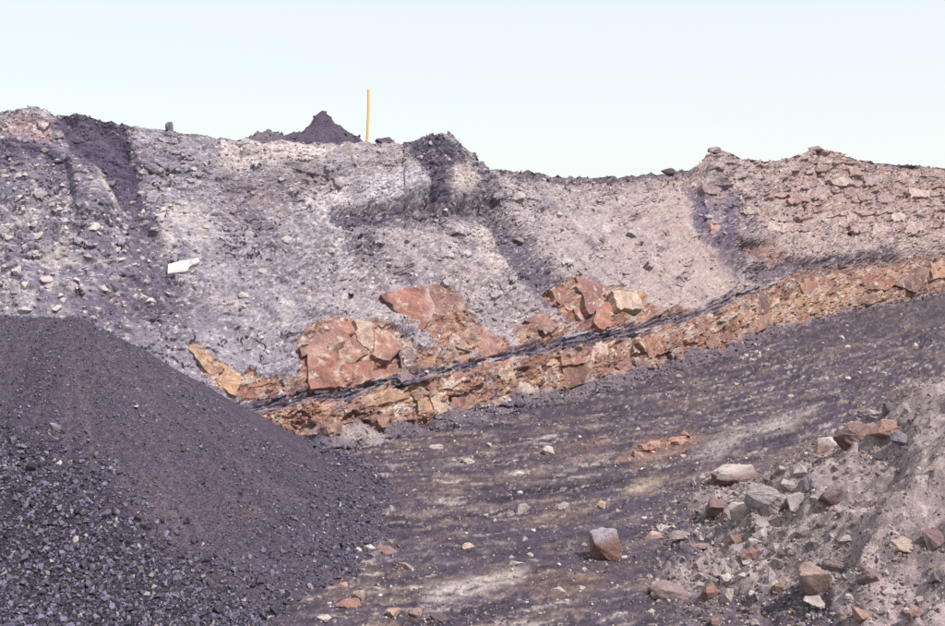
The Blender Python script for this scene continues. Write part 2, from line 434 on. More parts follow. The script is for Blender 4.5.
# ---- colour of the rock, made darker in hollows and crevices
C = np.empty(PX.shape + (3,)); C[:] = alb(165, 159, 171)
C = mix(C, alb(177, 168, 175), sstep(240, 420, PX))
C = mix(C, alb(188, 167, 162), right)
C = mix(C, alb(190, 160, 150), sstep(720, 860, PX) * sstep(270, 200, PY))
mot = fbm(S / 1.6, V_ / 1.4, oct=5, seed=91)
C = mix(C, alb(118, 108, 130), np.clip(sstep(0.15, 0.75, mot), 0, 1) * (1 - 0.55 * right) * 0.85)
fl = fbm((S + 0.85 * V_) / 0.55 + 0.5 * fbm(S / 1.5, V_ / 1.5, oct=3, seed=97), (S - V_) / 4.5, oct=4, seed=98)
C = mix(C, alb(116, 104, 116), sstep(0.12, 0.6, fl) * 0.7)
fl2 = fbm((S + 0.85 * V_) / 0.8 + 9, (S - V_) / 3.5, oct=4, seed=99)
C = mix(C, alb(200, 185, 176), sstep(0.15, 0.6, fl2) * 0.55)
C = mix(C, alb(176, 140, 122), sstep(0.3, 0.7, fbm(S / 1.1, V_ / 0.8, oct=4, seed=100)) * 0.5)
mot2 = fbm((S + 0.4 * V_) / 0.9, V_ / 2.0, oct=4, seed=92)
C = mix(C, alb(205, 198, 198), sstep(0.2, 0.7, mot2) * 0.75)
C = mix(C, alb(150, 128, 132), sstep(0.1, 0.8, fbm(S / 0.6, V_ / 0.35, oct=3, seed=93)) * (0.25 + 0.3 * farr))
left = sstep(235, 90, PX + 1.5 * wp)
C = mix(C, alb(128, 120, 142), left * 0.85 * sstep(130, 165, PY))
C = mix(C, alb(198, 192, 190), zone([(0, 205), (60, 200), (110, 240), (115, 290), (75, 325), (0, 318)], 16) * sstep(-0.2, 0.5, fbm(S / 0.7, V_ / 0.6, oct=4, seed=94)) * 0.8)
C = mix(C, alb(178, 150, 152), zone([(4, 120), (40, 120), (58, 130), (52, 147), (15, 148)], 6) * 0.8)
C = mix(C, alb(100, 90, 118), zone([(-30, 152), (28, 141), (52, 148), (78, 168), (66, 174), (30, 160), (-30, 168)], 5) * 0.9)
C = mix(C, alb(138, 131, 148), slabm * 0.9)
C = mix(C, alb(200, 194, 192), zone([(92, 164), (98, 166), (120, 210), (112, 216), (100, 185)], 3, 0.3))
DARK = alb(92, 82, 108)
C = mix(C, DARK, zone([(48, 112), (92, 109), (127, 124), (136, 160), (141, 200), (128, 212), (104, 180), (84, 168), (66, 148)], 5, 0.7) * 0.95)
C = mix(C, alb(112, 102, 124), zone([(118, 190), (142, 196), (160, 245), (185, 290), (165, 310), (150, 322), (80, 325), (95, 300), (135, 270)], 9) * 0.8)
C = mix(C, alb(132, 122, 140), zone([(120, 290), (200, 295), (230, 320), (180, 345), (130, 325)], 10) * 0.7)
C = mix(C, alb(226, 216, 206), zone([(222, 144), (300, 145), (332, 150), (318, 166), (270, 163), (218, 168)], 6) * 0.75)
C = mix(C, alb(222, 216, 220), zone([(292, 192), (318, 184), (352, 174), (354, 198), (314, 218), (298, 210)], 6) * 0.75)
C = mix(C, alb(206, 203, 212), zone([(352, 190), (372, 178), (415, 168), (428, 195), (415, 203), (360, 207)], 6, 1.0) * 0.75)
C = mix(C, alb(218, 211, 208), zone([(156, 212), (205, 208), (222, 245), (168, 252)], 9) * sstep(-0.4, 0.3, mot2) * 0.8)
C = mix(C, alb(196, 192, 196), zone([(325, 230), (340, 232), (352, 268), (340, 275)], 4) * 0.8)
C = mix(C, alb(150, 136, 146), zone([(225, 170), (330, 165), (350, 182), (300, 200), (240, 230), (210, 215)], 14) * 0.6)
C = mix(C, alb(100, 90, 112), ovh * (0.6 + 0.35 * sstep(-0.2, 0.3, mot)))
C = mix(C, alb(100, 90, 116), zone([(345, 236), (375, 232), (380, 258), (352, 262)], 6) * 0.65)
C = mix(C, alb(98, 88, 112), zone([(396, 148), (430, 139), (444, 142), (452, 170), (446, 206), (430, 206), (424, 184)], 4, 0.6) * 0.95)
C = mix(C, alb(112, 102, 122), zone([(446, 140), (462, 158), (490, 176), (505, 205), (470, 206), (452, 172)], 5, 0.7) * 0.75)
C = mix(C, alb(206, 196, 184), zone([(444, 176), (460, 164), (474, 184), (464, 196), (446, 194)], 4, 0.6) * 0.8)
C = mix(C, alb(112, 102, 116), zone([(484, 166), (560, 172), (692, 168), (692, 178), (610, 183), (560, 187), (500, 180)], 3, 0.5) * 0.85)
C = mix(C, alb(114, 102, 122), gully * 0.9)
C = mix(C, alb(122, 110, 128), zone([(352, 228), (372, 226), (400, 262), (430, 282), (415, 290), (380, 268)], 6) * 0.6)
C = mix(C, alb(120, 108, 126), zone([(205, 165), (228, 170), (262, 215), (290, 262), (270, 262), (235, 215)], 7) * 0.55)
C = mix(C, alb(216, 206, 198), zone([(470, 228), (486, 226), (505, 262), (492, 275), (476, 250)], 5) * 0.6)
C = mix(C, alb(112, 102, 132), zone([(686, 188), (718, 180), (745, 205), (762, 238), (752, 262), (720, 250), (700, 232)], 8) * (0.35 + 0.5 * sstep(-.2, .3, mot)))
C = mix(C, alb(104, 92, 116), zone([(712, 232), (735, 228), (745, 262), (735, 290), (722, 262)], 6) * 0.7)
C = mix(C, alb(150, 105, 92), ovh2 * 0.7)
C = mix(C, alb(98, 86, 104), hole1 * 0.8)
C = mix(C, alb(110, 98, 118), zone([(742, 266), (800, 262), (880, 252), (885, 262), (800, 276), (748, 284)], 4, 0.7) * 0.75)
C = mix(C, alb(112, 100, 112), zone([(840, 150), (960, 162), (960, 170), (900, 170), (850, 164)], 3, 0.5) * 0.7)
# every lump its own tone
C = C * (1 + 0.42 * (cid2 - 0.5) * rubble_amt + 0.26 * (cid1 - 0.5) * rubble_amt)[..., None]
whit = ((cid2 > 0.90 - 0.10 * left) & (g1 < 0.36)) * rubble_amt
C = mix(C, alb(214, 210, 208), np.clip(whit, 0, 1) * 0.75 * sstep(0.05, 0.14, C[..., 1]))
gr = 0.6 * noise(S / 0.045, V_ / 0.045, seed=79) + 0.5 * noise(S / 0.11, V_ / 0.09, seed=80)
C = C * (1 + (0.30 * gr + 0.55 * (cid3 - 0.5)) * (0.5 + 0.5 * np.clip(rubble_amt, 0, 1)))[..., None]
lum_ = sstep(0.06, 0.16, C[..., 1])
C = mix(C, alb(222, 216, 212), ((cid3 > 0.92) & (h1 < 0.4)) * 0.7 * (1 - 0.4 * right) * lum_)
C = mix(C, alb(112, 96, 108), crev * 0.5)
crk = sstep(0.10, 0.0, f2 - f1) * rubble_amt * sstep(0.1, 0.5, fbm(S / 1.1, V_ / 1.1, oct=2, seed=95))
C = mix(C, alb(96, 84, 100), crk * 0.6)
# sandstone, seam, coal-dusted foot
SND = np.empty_like(C); SND[:] = alb(172, 120, 94)
sn = fbm(S / 0.8, V_ / 0.5, oct=5, seed=96, gain=0.6)
SND = mix(SND, alb(146, 120, 118), sstep(0.1, 0.5, sn))
SND = mix(SND, alb(206, 162, 120), sstep(0.0, 0.4, -sn) * 0.85)
SND = mix(SND, alb(204, 164, 122), 0.55 * np.maximum(zone([(360, 395), (420, 380), (425, 395), (370, 412)], 4), zone([(745, 315), (800, 292), (905, 285), (905, 300), (800, 318), (750, 330)], 5)))
cr2 = 1 - 2.2 * np.abs(noise(S / 0.6 + sw, V_ / 0.4 + sw, seed=60))
SND = mix(SND, alb(212, 198, 182), sstep(0.4, 0.9, cr2 + 0.35 * noise(S / .12, V_ / .12, seed=59)) * sstep(-0.2, 0.25, fbm(S / 1.0, V_ / 0.8, oct=2, seed=58)) * 0.85)
SND = mix(SND, alb(166, 154, 158), sstep(0.25, 0.5, fbm(S / 0.7, V_ / 0.6, oct=4, seed=57)) * 0.8)
SND = SND * (0.85 + 0.3 * ta1)[..., None] * (0.9 + 0.2 * sa1)[..., None] * (1 + 0.2 * gr)[..., None]
C = mix(C, SND, sandm * 0.95)
SEAMC = mix(np.broadcast_to(alb(90, 80, 104), C.shape), alb(154, 146, 156), sstep(0.3, 0.9, lam + 0.5 * noise(S / 0.3, V_ / 0.2, seed=69)) * 0.8)
C = mix(C, SEAMC, seamm * 0.95)
footm = talus
C = mix(C, alb(104, 92, 110), footm * 0.8)
C = mix(C, alb(196, 184, 176), footm * zone([(312, 408), (335, 404), (385, 440), (372, 452), (340, 440)], 6) * 0.6)

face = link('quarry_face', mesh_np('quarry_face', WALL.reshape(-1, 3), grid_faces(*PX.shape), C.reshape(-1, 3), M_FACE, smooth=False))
tag(face, 'tall grey broken quarry face with an orange sandstone bed and a dark seam', kind='structure')
NW = grid_normals(WALL)
if NW[NR // 2, 600] @ (np.array([0, 0, CAMZ]) - WALL[NR // 2, 600]) < 0: NW = -NW
WPX, WPY = proj(WALL)
SPY = np.minimum.accumulate(WPY, axis=0)
def wall_at(px, py):
    """point and smooth normal of the face where it is seen at px, py"""
    c = int(np.clip(np.searchsorted(cpx, px), 1, len(cpx) - 1))
    a = (px - cpx[c - 1]) / (cpx[c] - cpx[c - 1])
    col = SPY[:, c]
    r = np.interp(-py, -col, np.arange(NR)); r0 = int(min(r, NR - 2)); b = r - r0
    def g(A): return (A[r0, c - 1] * (1 - b) + A[r0 + 1, c - 1] * b) * (1 - a) + (A[r0, c] * (1 - b) + A[r0 + 1, c] * b) * a
    return g(WALL), g(NB)
def zone_colour(px, py):
    c = int(np.clip(np.searchsorted(cpx, px), 0, len(cpx) - 1)); r = int(np.clip(np.interp(-py, -SPY[:, c], np.arange(NR)), 0, NR - 1))
    return C[r, c]


# ---- the ground behind the crest, out to the horizon
bt = WALL[-1]
rows = []
for k, (dz, back) in enumerate([(0, 0), (-0.25, 0.6), (-0.5, 2.0), (-0.7, 5.0), (None, 30), (None, 400), (None, 3000)]):
    d = np.stack([bt[:, 0] / np.hypot(bt[:, 0], bt[:, 1]) * 0.35, np.ones(len(bt)), np.zeros(len(bt))], -1)
    p = bt + d * back
    p[:, 2] = bt[:, 2] + dz if dz is not None else 6.6 - 0.0 * back
    rows.append(p)
PL = np.stack(rows, 0)[:, ::6]
pc = np.empty(PL.shape); pc[:] = alb(120, 110, 116)
plateau = link('upper_ground', mesh_np('upper_ground', PL.reshape(-1, 3), grid_faces(*PL.shape[:2]), pc.reshape(-1, 3), M_FLOOR))
tag(plateau, kind='structure')

# =================================================================== PIT FLOOR, COAL HEAP AND SPOIL HEAP AS HEIGHT FUNCTIONS
def tracks(x, y):
    """along and across the vehicle tracks, which bend from crosswise near the camera to parallel with the face"""
    xc = np.clip(x, -2.5, 11.0)
    g = 0.24 * x + 0.030 * xc * xc + 0.72 * np.clip(x - 11.0, 0, None)
    return 1.15 * x, 0.86 * (y - g)
def z_floor(x, y):
    r, q = tracks(x, y)
    z = 0.07 * fbm(r / 5, q / 3, oct=2, seed=201) + 0.035 * noise(q / 0.5 + 0.9 * noise(r / 3, q / 1.5, seed=203), r / 5, seed=202)
    z = z + 0.018 * noise(q / 0.15 + 0.8 * noise(r, q, seed=206), r / 0.7, seed=204) + 0.045 * fbm(x / 0.35, y / 0.35, oct=4, seed=205)
    return z
def coal_dist(x, y):
    # flat top of the heap: x < -7.4 , y between 19.2 and 40
    dx = np.maximum(x + 8.5 + 0.2 * noise(y / 3, 0 * y, seed=211), 0); ym = 18.9 + 0.3 * noise(x / 3.5, 0 * x + 3, seed=212)
    dy = np.maximum(ym - y, 0) + np.maximum(y - ym - 0.3, 0) * 0.9
    return np.hypot(dx, dy)
def coal_streak(x, y, d):
    th = np.arctan2(np.maximum(x + 8.35, 0), 18.9 - y + 1e-3)
    cr = th * 4.5 + np.minimum(x + 8.35, 0)
    return fbm(cr / 0.34 + 0.3 * noise(x, y, seed=216), d / 3.2, oct=4, seed=217)
def z_coal(x, y):
    d = coal_dist(x, y)
    z = 4.32 - 0.75 * np.sqrt(d * d + 0.12) + 0.25
    z = z + 0.10 * sstep(-8, -14, x) 
    z = np.where(z < 1.0, 1.0 - (1.0 - z) * 0.8, z)
    z = np.where(z < 0.4, 0.4 - (0.4 - z) * 0.7, z)
    z = z + 0.12 * fbm(x / 2.0, y / 2.0, oct=3, seed=213) + 0.03 * fbm(x / 0.5, y / 0.5, oct=3, seed=214) + 0.06 * coal_streak(x, y, d)
    if APR is None: return z
    return z + 0.14 * sstep(-0.3, 0.3, coal_apron(x, y))       # coarse apron at the near left foot
APR = None
def march(px, py, zf):
    r = ray(px, py)
    lo, hi = 6.0, 95.0
    for n in (420, 60):
        tt = np.linspace(lo, hi, n) / r[1]
        P = r[None] * tt[:, None]; P[:, 2] += CAMZ
        k = np.nonzero(P[:, 2] < zf(P[:, 0], P[:, 1]))[0]
        if not len(k): return P[-1]
        i = max(k[0], 1); lo, hi = P[i - 1, 1], P[i, 1]
    return P[i]
a_, b_ = march(-2, 466, z_coal)[:2], march(222, 612, z_coal)[:2]
APR = (a_, (b_ - a_) / np.linalg.norm(b_ - a_))
def coal_apron(x, y):
    """positive where only coarse lumps lie: the lower left flank"""
    (ax, ay), (ux, uy) = APR
    return (x - ax) * uy - (y - ay) * ux + 0.3 * noise(x / 1.5, y / 1.5, seed=215)
def spoil_r(x, y):
    r = np.minimum(np.hypot(x - 13.4, y - 14.6), np.hypot(x - 4.3, (y - 13.4) * 1.1) + 8.75)
    return r + 0.55 * fbm(x / 3.0, y / 3.0, oct=2, seed=221)
def z_spoil(x, y):
    d = spoil_r(x, y)
    z = 0.76 * (9.45 - d)
    z = np.where(z < 0.35, 0.35 + (z - 0.35) * 0.42, z)
    z = np.minimum(z, 5.2 + 0.2 * (z - 5.2))
    w = fbm(x / 1.1, y / 1.1, oct=3, seed=222)
    rid = 1 - np.abs(noise(x / 1.3 + 0.5 * w, y / 0.9, seed=223)) * 2
    z = z + 0.34 * w + 0.22 * np.clip(rid, -0.5, 1) * sstep(10.5, 8, d)
    f1, f2, cid = worley(x / 0.4 + 0.3 * w, y / 0.4, seed=224)
    z = z + 0.09 * np.clip(f2 - f1, 0, 0.3) / 0.3 * cid ** 1.5
    z = z + 0.05 * fbm(x / 0.22, y / 0.22, oct=3, seed=225)
    k1, k2, kid = worley(x / 0.13, y / 0.13, seed=226)
    z = z + 0.04 * np.clip(k2 - k1, 0, 0.4) / 0.4 * kid
    cv = noise(x / 0.8 + 0.6 * w, y / 0.8, seed=227)
    z = z - 0.09 * sstep(0.06, 0.0, np.abs(cv)) * sstep(0.0, 0.3, w)
    return z - 0.12
def z_ground(x, y):
    return np.maximum(np.maximum(z_floor(x, y), z_coal(x, y)), z_spoil(x, y))
def hit(px, py):
    return march(px, py, z_ground)

# ---- pit floor: one sheet, finer towards the camera
ui = np.concatenate([-np.geomspace(14, 0.58, 14)[:-1], np.linspace(-0.56, 0.56, 660), np.geomspace(0.58, 14, 14)[1:]])
yi = np.concatenate([np.linspace(-120, 9, 10)[:-1], 1 / np.linspace(1 / 10.0, 1 / 70.0, 330), np.geomspace(73, 400, 10)])
U, YY = np.meshgrid(ui, yi)
XX = U * np.maximum(YY, 10)
fine = (np.abs(U) < 0.6) & (YY > 9) & (YY < 75)
ZZ = np.where(fine, z_floor(XX, YY), 0.0)
FPX, FPY = proj(np.stack([XX, np.maximum(YY, 5), 0 * XX], -1))
r_, q_ = tracks(XX, YY)
fw = 5 * fbm(r_ / 1.6, q_ / 0.4, oct=3, seed=231)
fg = noise(XX / 0.055, YY / 0.075, seed=218) + 0.7 * noise(XX / 0.13, YY / 0.16, seed=220)
FC = np.empty(XX.shape + (3,)); FC[:] = alb(95, 83, 100)
st = fbm(q_ / 0.38 + 1.0 * fbm(r_ / 2, q_ / 1.2, oct=3, seed=232), r_ / 2.6, oct=5, seed=233, gain=0.6) + 0.16 * fg
FC = mix(FC, alb(72, 62, 80), sstep(0.05, 0.5, -st) * 0.9)
FC = mix(FC, alb(66, 57, 76), sstep(0.15, 0.5, fbm(r_ / 2.2, q_ / 1.3, oct=4, seed=229)) * 0.8)
FC = mix(FC, alb(150, 132, 126), sstep(0.05, 0.45, st) * 0.85)
st2 = fbm(q_ / 0.13 + 0.6 * fbm(r_ / 1.2, q_ / 0.8, oct=2, seed=237), r_ / 0.75, oct=4, seed=238, gain=0.65)
FC = FC * (1 + 0.55 * np.clip(st2, -0.8, 1.0))[..., None]
br = fbm(r_ / 3.5, q_ / 1.6, oct=3, seed=234)
FC = mix(FC, alb(142, 116, 104), sstep(0.05, 0.5, br) * 0.42)
pal = fbm(r_ / 1.6, q_ / 0.28 + 0.5 * noise(r_ / .7, q_ / .5, seed=228), oct=5, seed=235, gain=0.6) + 0.24 * fg
FC = mix(FC, alb(160, 136, 116), sstep(0.18, 0.5, fbm(r_ / 1.3 + 5, q_ / 0.5, oct=5, seed=219, gain=0.62) + 0.2 * fg) * 0.65)
FC = mix(FC, alb(192, 180, 174), sstep(0.2, 0.5, pal) * 0.85 * sstep(62, 30, YY))
w1, w2, wid = worley(XX / 0.11, YY / 0.11, seed=236)
FC = FC * (0.72 + 0.56 * wid)[..., None] * (1 + 0.42 * noise(XX / 0.04, YY / 0.05, seed=239))[..., None]
FC = mix(FC, alb(200, 188, 184), ((wid > 0.93) & (w1 < 0.15)) * 0.6)
def fpatch(poly, c, amt, soft=6):
    global FC
    m = pmask(FPX, FPY, poly, soft, fw * 1.4) * np.clip(0.75 + 1.0 * st2 + 0.6 * pal + 0.45 * fg, 0.03, 1); FC = mix(FC, alb(*c), m * amt); return m
for poly, c, a in [
    ([(420, 602), (450, 584), (495, 571), (528, 569), (520, 579), (480, 594), (440, 607)], (208, 198, 192), 0.85),
    ([(690, 458), (715, 438), (770, 420), (815, 408), (800, 422), (750, 440), (715, 457)], (198, 188, 184), 0.7),
    ([(622, 490), (640, 478), (664, 478), (662, 489), (640, 496)], (196, 172, 140), 0.75),
    ([(618, 460), (648, 440), (692, 430), (708, 437), (676, 455), (636, 464)], (176, 130, 104), 0.85),
    ([(424, 466), (468, 457), (474, 462), (440, 472)], (190, 180, 176), 0.7),
    ([(535, 468), (575, 465), (575, 470), (540, 472)], (190, 182, 180), 0.6),
    ([(255, 590), (285, 578), (330, 583), (310, 594), (270, 598)], (176, 166, 148), 0.65),
    ([(560, 446), (600, 436), (620, 440), (590, 452)], (150, 112, 96), 0.6),
    ([(680, 505), (740, 470), (800, 445), (790, 460), (720, 500)], (132, 116, 124), 0.4),
    ([(560, 570), (600, 500), (700, 500), (700, 560), (640, 580)], (88, 78, 100), 0.6),
    ([(380, 545), (540, 525), (560, 560), (400, 580)], (90, 80, 104), 0.5),
    ([(480, 432), (640, 388), (740, 362), (740, 368), (640, 398), (500, 440)], (86, 76, 96), 0.6),
    ([(770, 340), (945, 302), (1000, 300), (1000, 315), (800, 350)], (88, 76, 94), 0.6)]:
    fpatch(poly, c, a)
FC = FC * 0.9
pit = link('pit_floor', mesh_np('pit_floor', np.stack([XX, YY, ZZ], -1).reshape(-1, 3), grid_faces(*XX.shape), FC.reshape(-1, 3), M_FLOOR, smooth=True))
tag(pit, kind='structure')


# ---- coal heap
hx = np.concatenate([np.linspace(-34, -13, 30)[:-1], np.linspace(-13, 1.5, 330)]); hy = np.concatenate([np.linspace(9.0, 21, 300), np.linspace(21.2, 30, 30)])
HX, HY = np.meshgrid(hx, hy); HZ = z_coal(HX, HY)
HZ = np.where(HZ < -0.25, -0.25, HZ)
ap = sstep(-1.2, 0.5, coal_apron(HX, HY))
HC = np.empty(HX.shape + (3,)); HC[:] = alb(90, 80, 98)
stk_ = coal_streak(HX, HY, coal_dist(HX, HY))
HC = mix(HC, alb(80, 70, 90), sstep(0.0, 0.5, stk_) * 0.6)
HC = mix(HC, alb(112, 98, 112), sstep(0.05, 0.5, -stk_) * 0.5)
HC = mix(HC, alb(104, 86, 94), sstep(0.1, 0.5, fbm(HX / 0.9, HY / 0.9, oct=4, seed=241)) * 0.5)
HC = HC * (1 + 0.35 * noise(HX / 0.1, HY / 0.1, seed=245))[..., None]
HC = mix(HC, alb(58, 51, 64), ap * 0.8)
heap = bpy.data.objects.new('coal_heap', None); COL.objects.link(heap); heap.location = (0, 0, 0)
tag(heap, 'large dark purple-grey heap of fine coal with coarse lumps at its foot', 'coal heap')
link('slope', mesh_np('coal_slope', np.stack([HX, HY, HZ], -1).reshape(-1, 3), grid_faces(*HX.shape), HC.reshape(-1, 3), M_DUST, smooth=True), heap)
rng = np.random.default_rng(21)
def coal_lumps(n, size, sel, xr, yr, lum=(60, 120), sink=0.2, pale=0.02):
    x = rng.uniform(*xr, n); y = rng.uniform(*yr, n); z = z_coal(x, y)
    k = (z > z_floor(x, y) - 0.05) & (rng.uniform(size=n) < sel(x, y))
    x, y, z = x[k], y[k], z[k]; m = len(x)
    s = size * np.clip(rng.lognormal(0, 0.55, m), 0.35, 3.2)
    g = rng.uniform(lum[0], lum[1], m)
    c = lin(np.stack([g, g * 0.93, g * 1.13], -1)) * KALB
    pk = rng.uniform(size=m) < pale; c[pk] = lin((178, 168, 165)) * KALB * rng.uniform(0.7, 1.2, (pk.sum(), 1))
    return np.stack([x, y, z + s * 0.35], -1), s, c
def A_(x, y): return sstep(-1.9, 0.3, coal_apron(x, y)) ** 2.0
toe_sel = lambda x, y: np.clip(0.9 * sstep(1.1, 0.25, z_coal(x, y)) * sstep(-7, -2, x) , 0, 1)
sets = [coal_lumps(44000, 0.025, A_, (-9.0, -1.5), (9.8, 16.5), (55, 148), pale=0.03),
        coal_lumps(4500, 0.040, lambda x, y: A_(x, y) * 0.5, (-9.5, -1.5), (9.6, 16.5), (50, 140), pale=0.03),
        coal_lumps(26000, 0.023, toe_sel, (-7, 1.4), (13, 24), (50, 140), pale=0.05),
        coal_lumps(52000, 0.013, lambda x, y: 0.3 + 0.7 * sstep(-0.1, 0.4, coal_streak(x, y, coal_dist(x, y))), (-11, -1), (12, 20), (55, 150), pale=0.035),
        coal_lumps(4500, 0.024, lambda x, y: sstep(0.0, 0.4, fbm(x / 1.2, y / 1.2, oct=2, seed=244)), (-11, -1), (12, 20), (65, 165), pale=0.12)]
P_, s_, c_ = [np.concatenate([q[i] for q in sets]) for i in range(3)]
lumps = link('coal_lumps', scatter_mesh('coal_lumps', P_, s_, c_, M_COAL, rng), heap); lumps['kind'] = 'stuff'


# ---- spoil heap on the right
gx = np.concatenate([np.linspace(1.0, 11.5, 330), np.linspace(11.8, 27, 26)]); gy = np.concatenate([np.linspace(2, 9.8, 20), np.linspace(10.0, 23.0, 380), np.linspace(23.2, 30, 14)])
GX, GY = np.meshgrid(gx, gy); GZ = np.maximum(z_spoil(GX, GY), -0.3)
GC = np.empty(GX.shape + (3,)); GC[:] = alb(174, 157, 158)
gn = fbm(GX / 0.9, GY / 0.9, oct=4, seed=251)
GC = mix(GC, alb(150, 134, 138), sstep(0.1, 0.6, gn) * 0.6)
GC = mix(GC, alb(190, 173, 168), sstep(0.1, 0.6, -gn) * 0.6)
GP = np.stack([GX, GY, GZ], -1); SPX, SPYY = proj(GP)
gw = 9 * fbm(GX / 0.8, GY / 0.8, oct=3, seed=252)
for poly, c, a in [
    ([(690, 600), (760, 588), (830, 590), (850, 640), (680, 640)], (88, 78, 96), 0.8),
    ([(560, 640), (590, 596), (640, 600), (650, 640)], (92, 82, 98), 0.6),
    ([(880, 540), (940, 530), (950, 560), (890, 570)], (120, 104, 108), 0.6),
    ([(680, 500), (715, 520), (700, 560), (640, 570), (640, 530)], (92, 80, 102), 0.8)]:
    GC = mix(GC, alb(*c), pmask(SPX, SPYY, poly, 7, gw) * a)
dsp = spoil_r(GX, GY)
GC = mix(GC, alb(100, 89, 106), sstep(9.3, 10.3, dsp + 0.8 * gn) * 0.85)
s1, s2, sid = worley(GX / 0.16, GY / 0.16, seed=253)
GC = GC * (0.74 + 0.52 * sid)[..., None] * (1 + 0.25 * noise(GX / 0.05, GY / 0.05, seed=255))[..., None]
spoil = bpy.data.objects.new('spoil_heap', None); COL.objects.link(spoil); spoil.location = (0, 0, 0)
tag(spoil, 'lumpy pinkish grey spoil heap rising at the right edge of the pit floor', 'spoil heap')
link('slope', mesh_np('spoil_slope', GP.reshape(-1, 3), grid_faces(*GX.shape), GC.reshape(-1, 3), M_SPOIL, smooth=True), spoil)
def ramp_cols(n, pal, rng):
    pal = np.array([lin(p) for p in pal]) * KALB
    return pal[rng.integers(0, len(pal), n)] * rng.uniform(0.75, 1.2, (n, 1))
STONEPAL = [(172, 158, 160), (186, 174, 170), (160, 144, 146), (206, 196, 190), (146, 132, 140), (168, 140, 126), (126, 114, 126)]
x = rng.uniform(1.2, 10.5, 36000); y = rng.uniform(10.2, 22, 36000); d = spoil_r(x, y)
dens = sstep(11.0, 9.2, d) * np.clip(0.18 + 0.8 * sstep(0.05, 0.5, fbm(x / 1.3, y / 1.3, oct=2, seed=254)) + 0.7 * sstep(7.0, 8.6, d), 0, 1)
k = rng.uniform(size=len(x)) < dens; x, y = x[k], y[k]
s = 0.021 * np.clip(rng.lognormal(0, 0.6, len(x)), 0.4, 4.0)
cl = link('clods', scatter_mesh('spoil_clods', np.stack([x, y, z_ground(x, y) + s * 0.1], -1), s, ramp_cols(len(x), STONEPAL, rng), M_STONE, rng), spoil); cl['kind'] = 'stuff'


# ---- small grit and stones strewn on the floor
n = 64000
yy = 1 / rng.uniform(1 / 56, 1 / 12.5, n); xx = rng.uniform(-0.5, 0.56, n) * yy
k = (z_coal(xx, yy) < 0.05) & (rng.uniform(size=n) < np.clip(0.45 + 0.9 * fbm(xx / 1.5, yy / 1.5, oct=3, seed=261), 0.1, 1))
xx, yy = xx[k], yy[k]
s = 0.00072 * yy * np.clip(rng.lognormal(0, 0.6, len(xx)), 0.4, 3.2)
fc = ramp_cols(len(xx), [(126, 112, 128), (150, 136, 144), (160, 140, 138), (206, 194, 188), (190, 178, 174), (120, 106, 120), (176, 146, 130)], rng)
grit = link('floor_grit', scatter_mesh('floor_grit', np.stack([xx, yy, z_ground(xx, yy) + s * 0.3], -1), s, fc, M_STONE, rng))
tag(grit, 'fine stones and grit strewn over the dark pit floor', 'grit', kind='stuff')


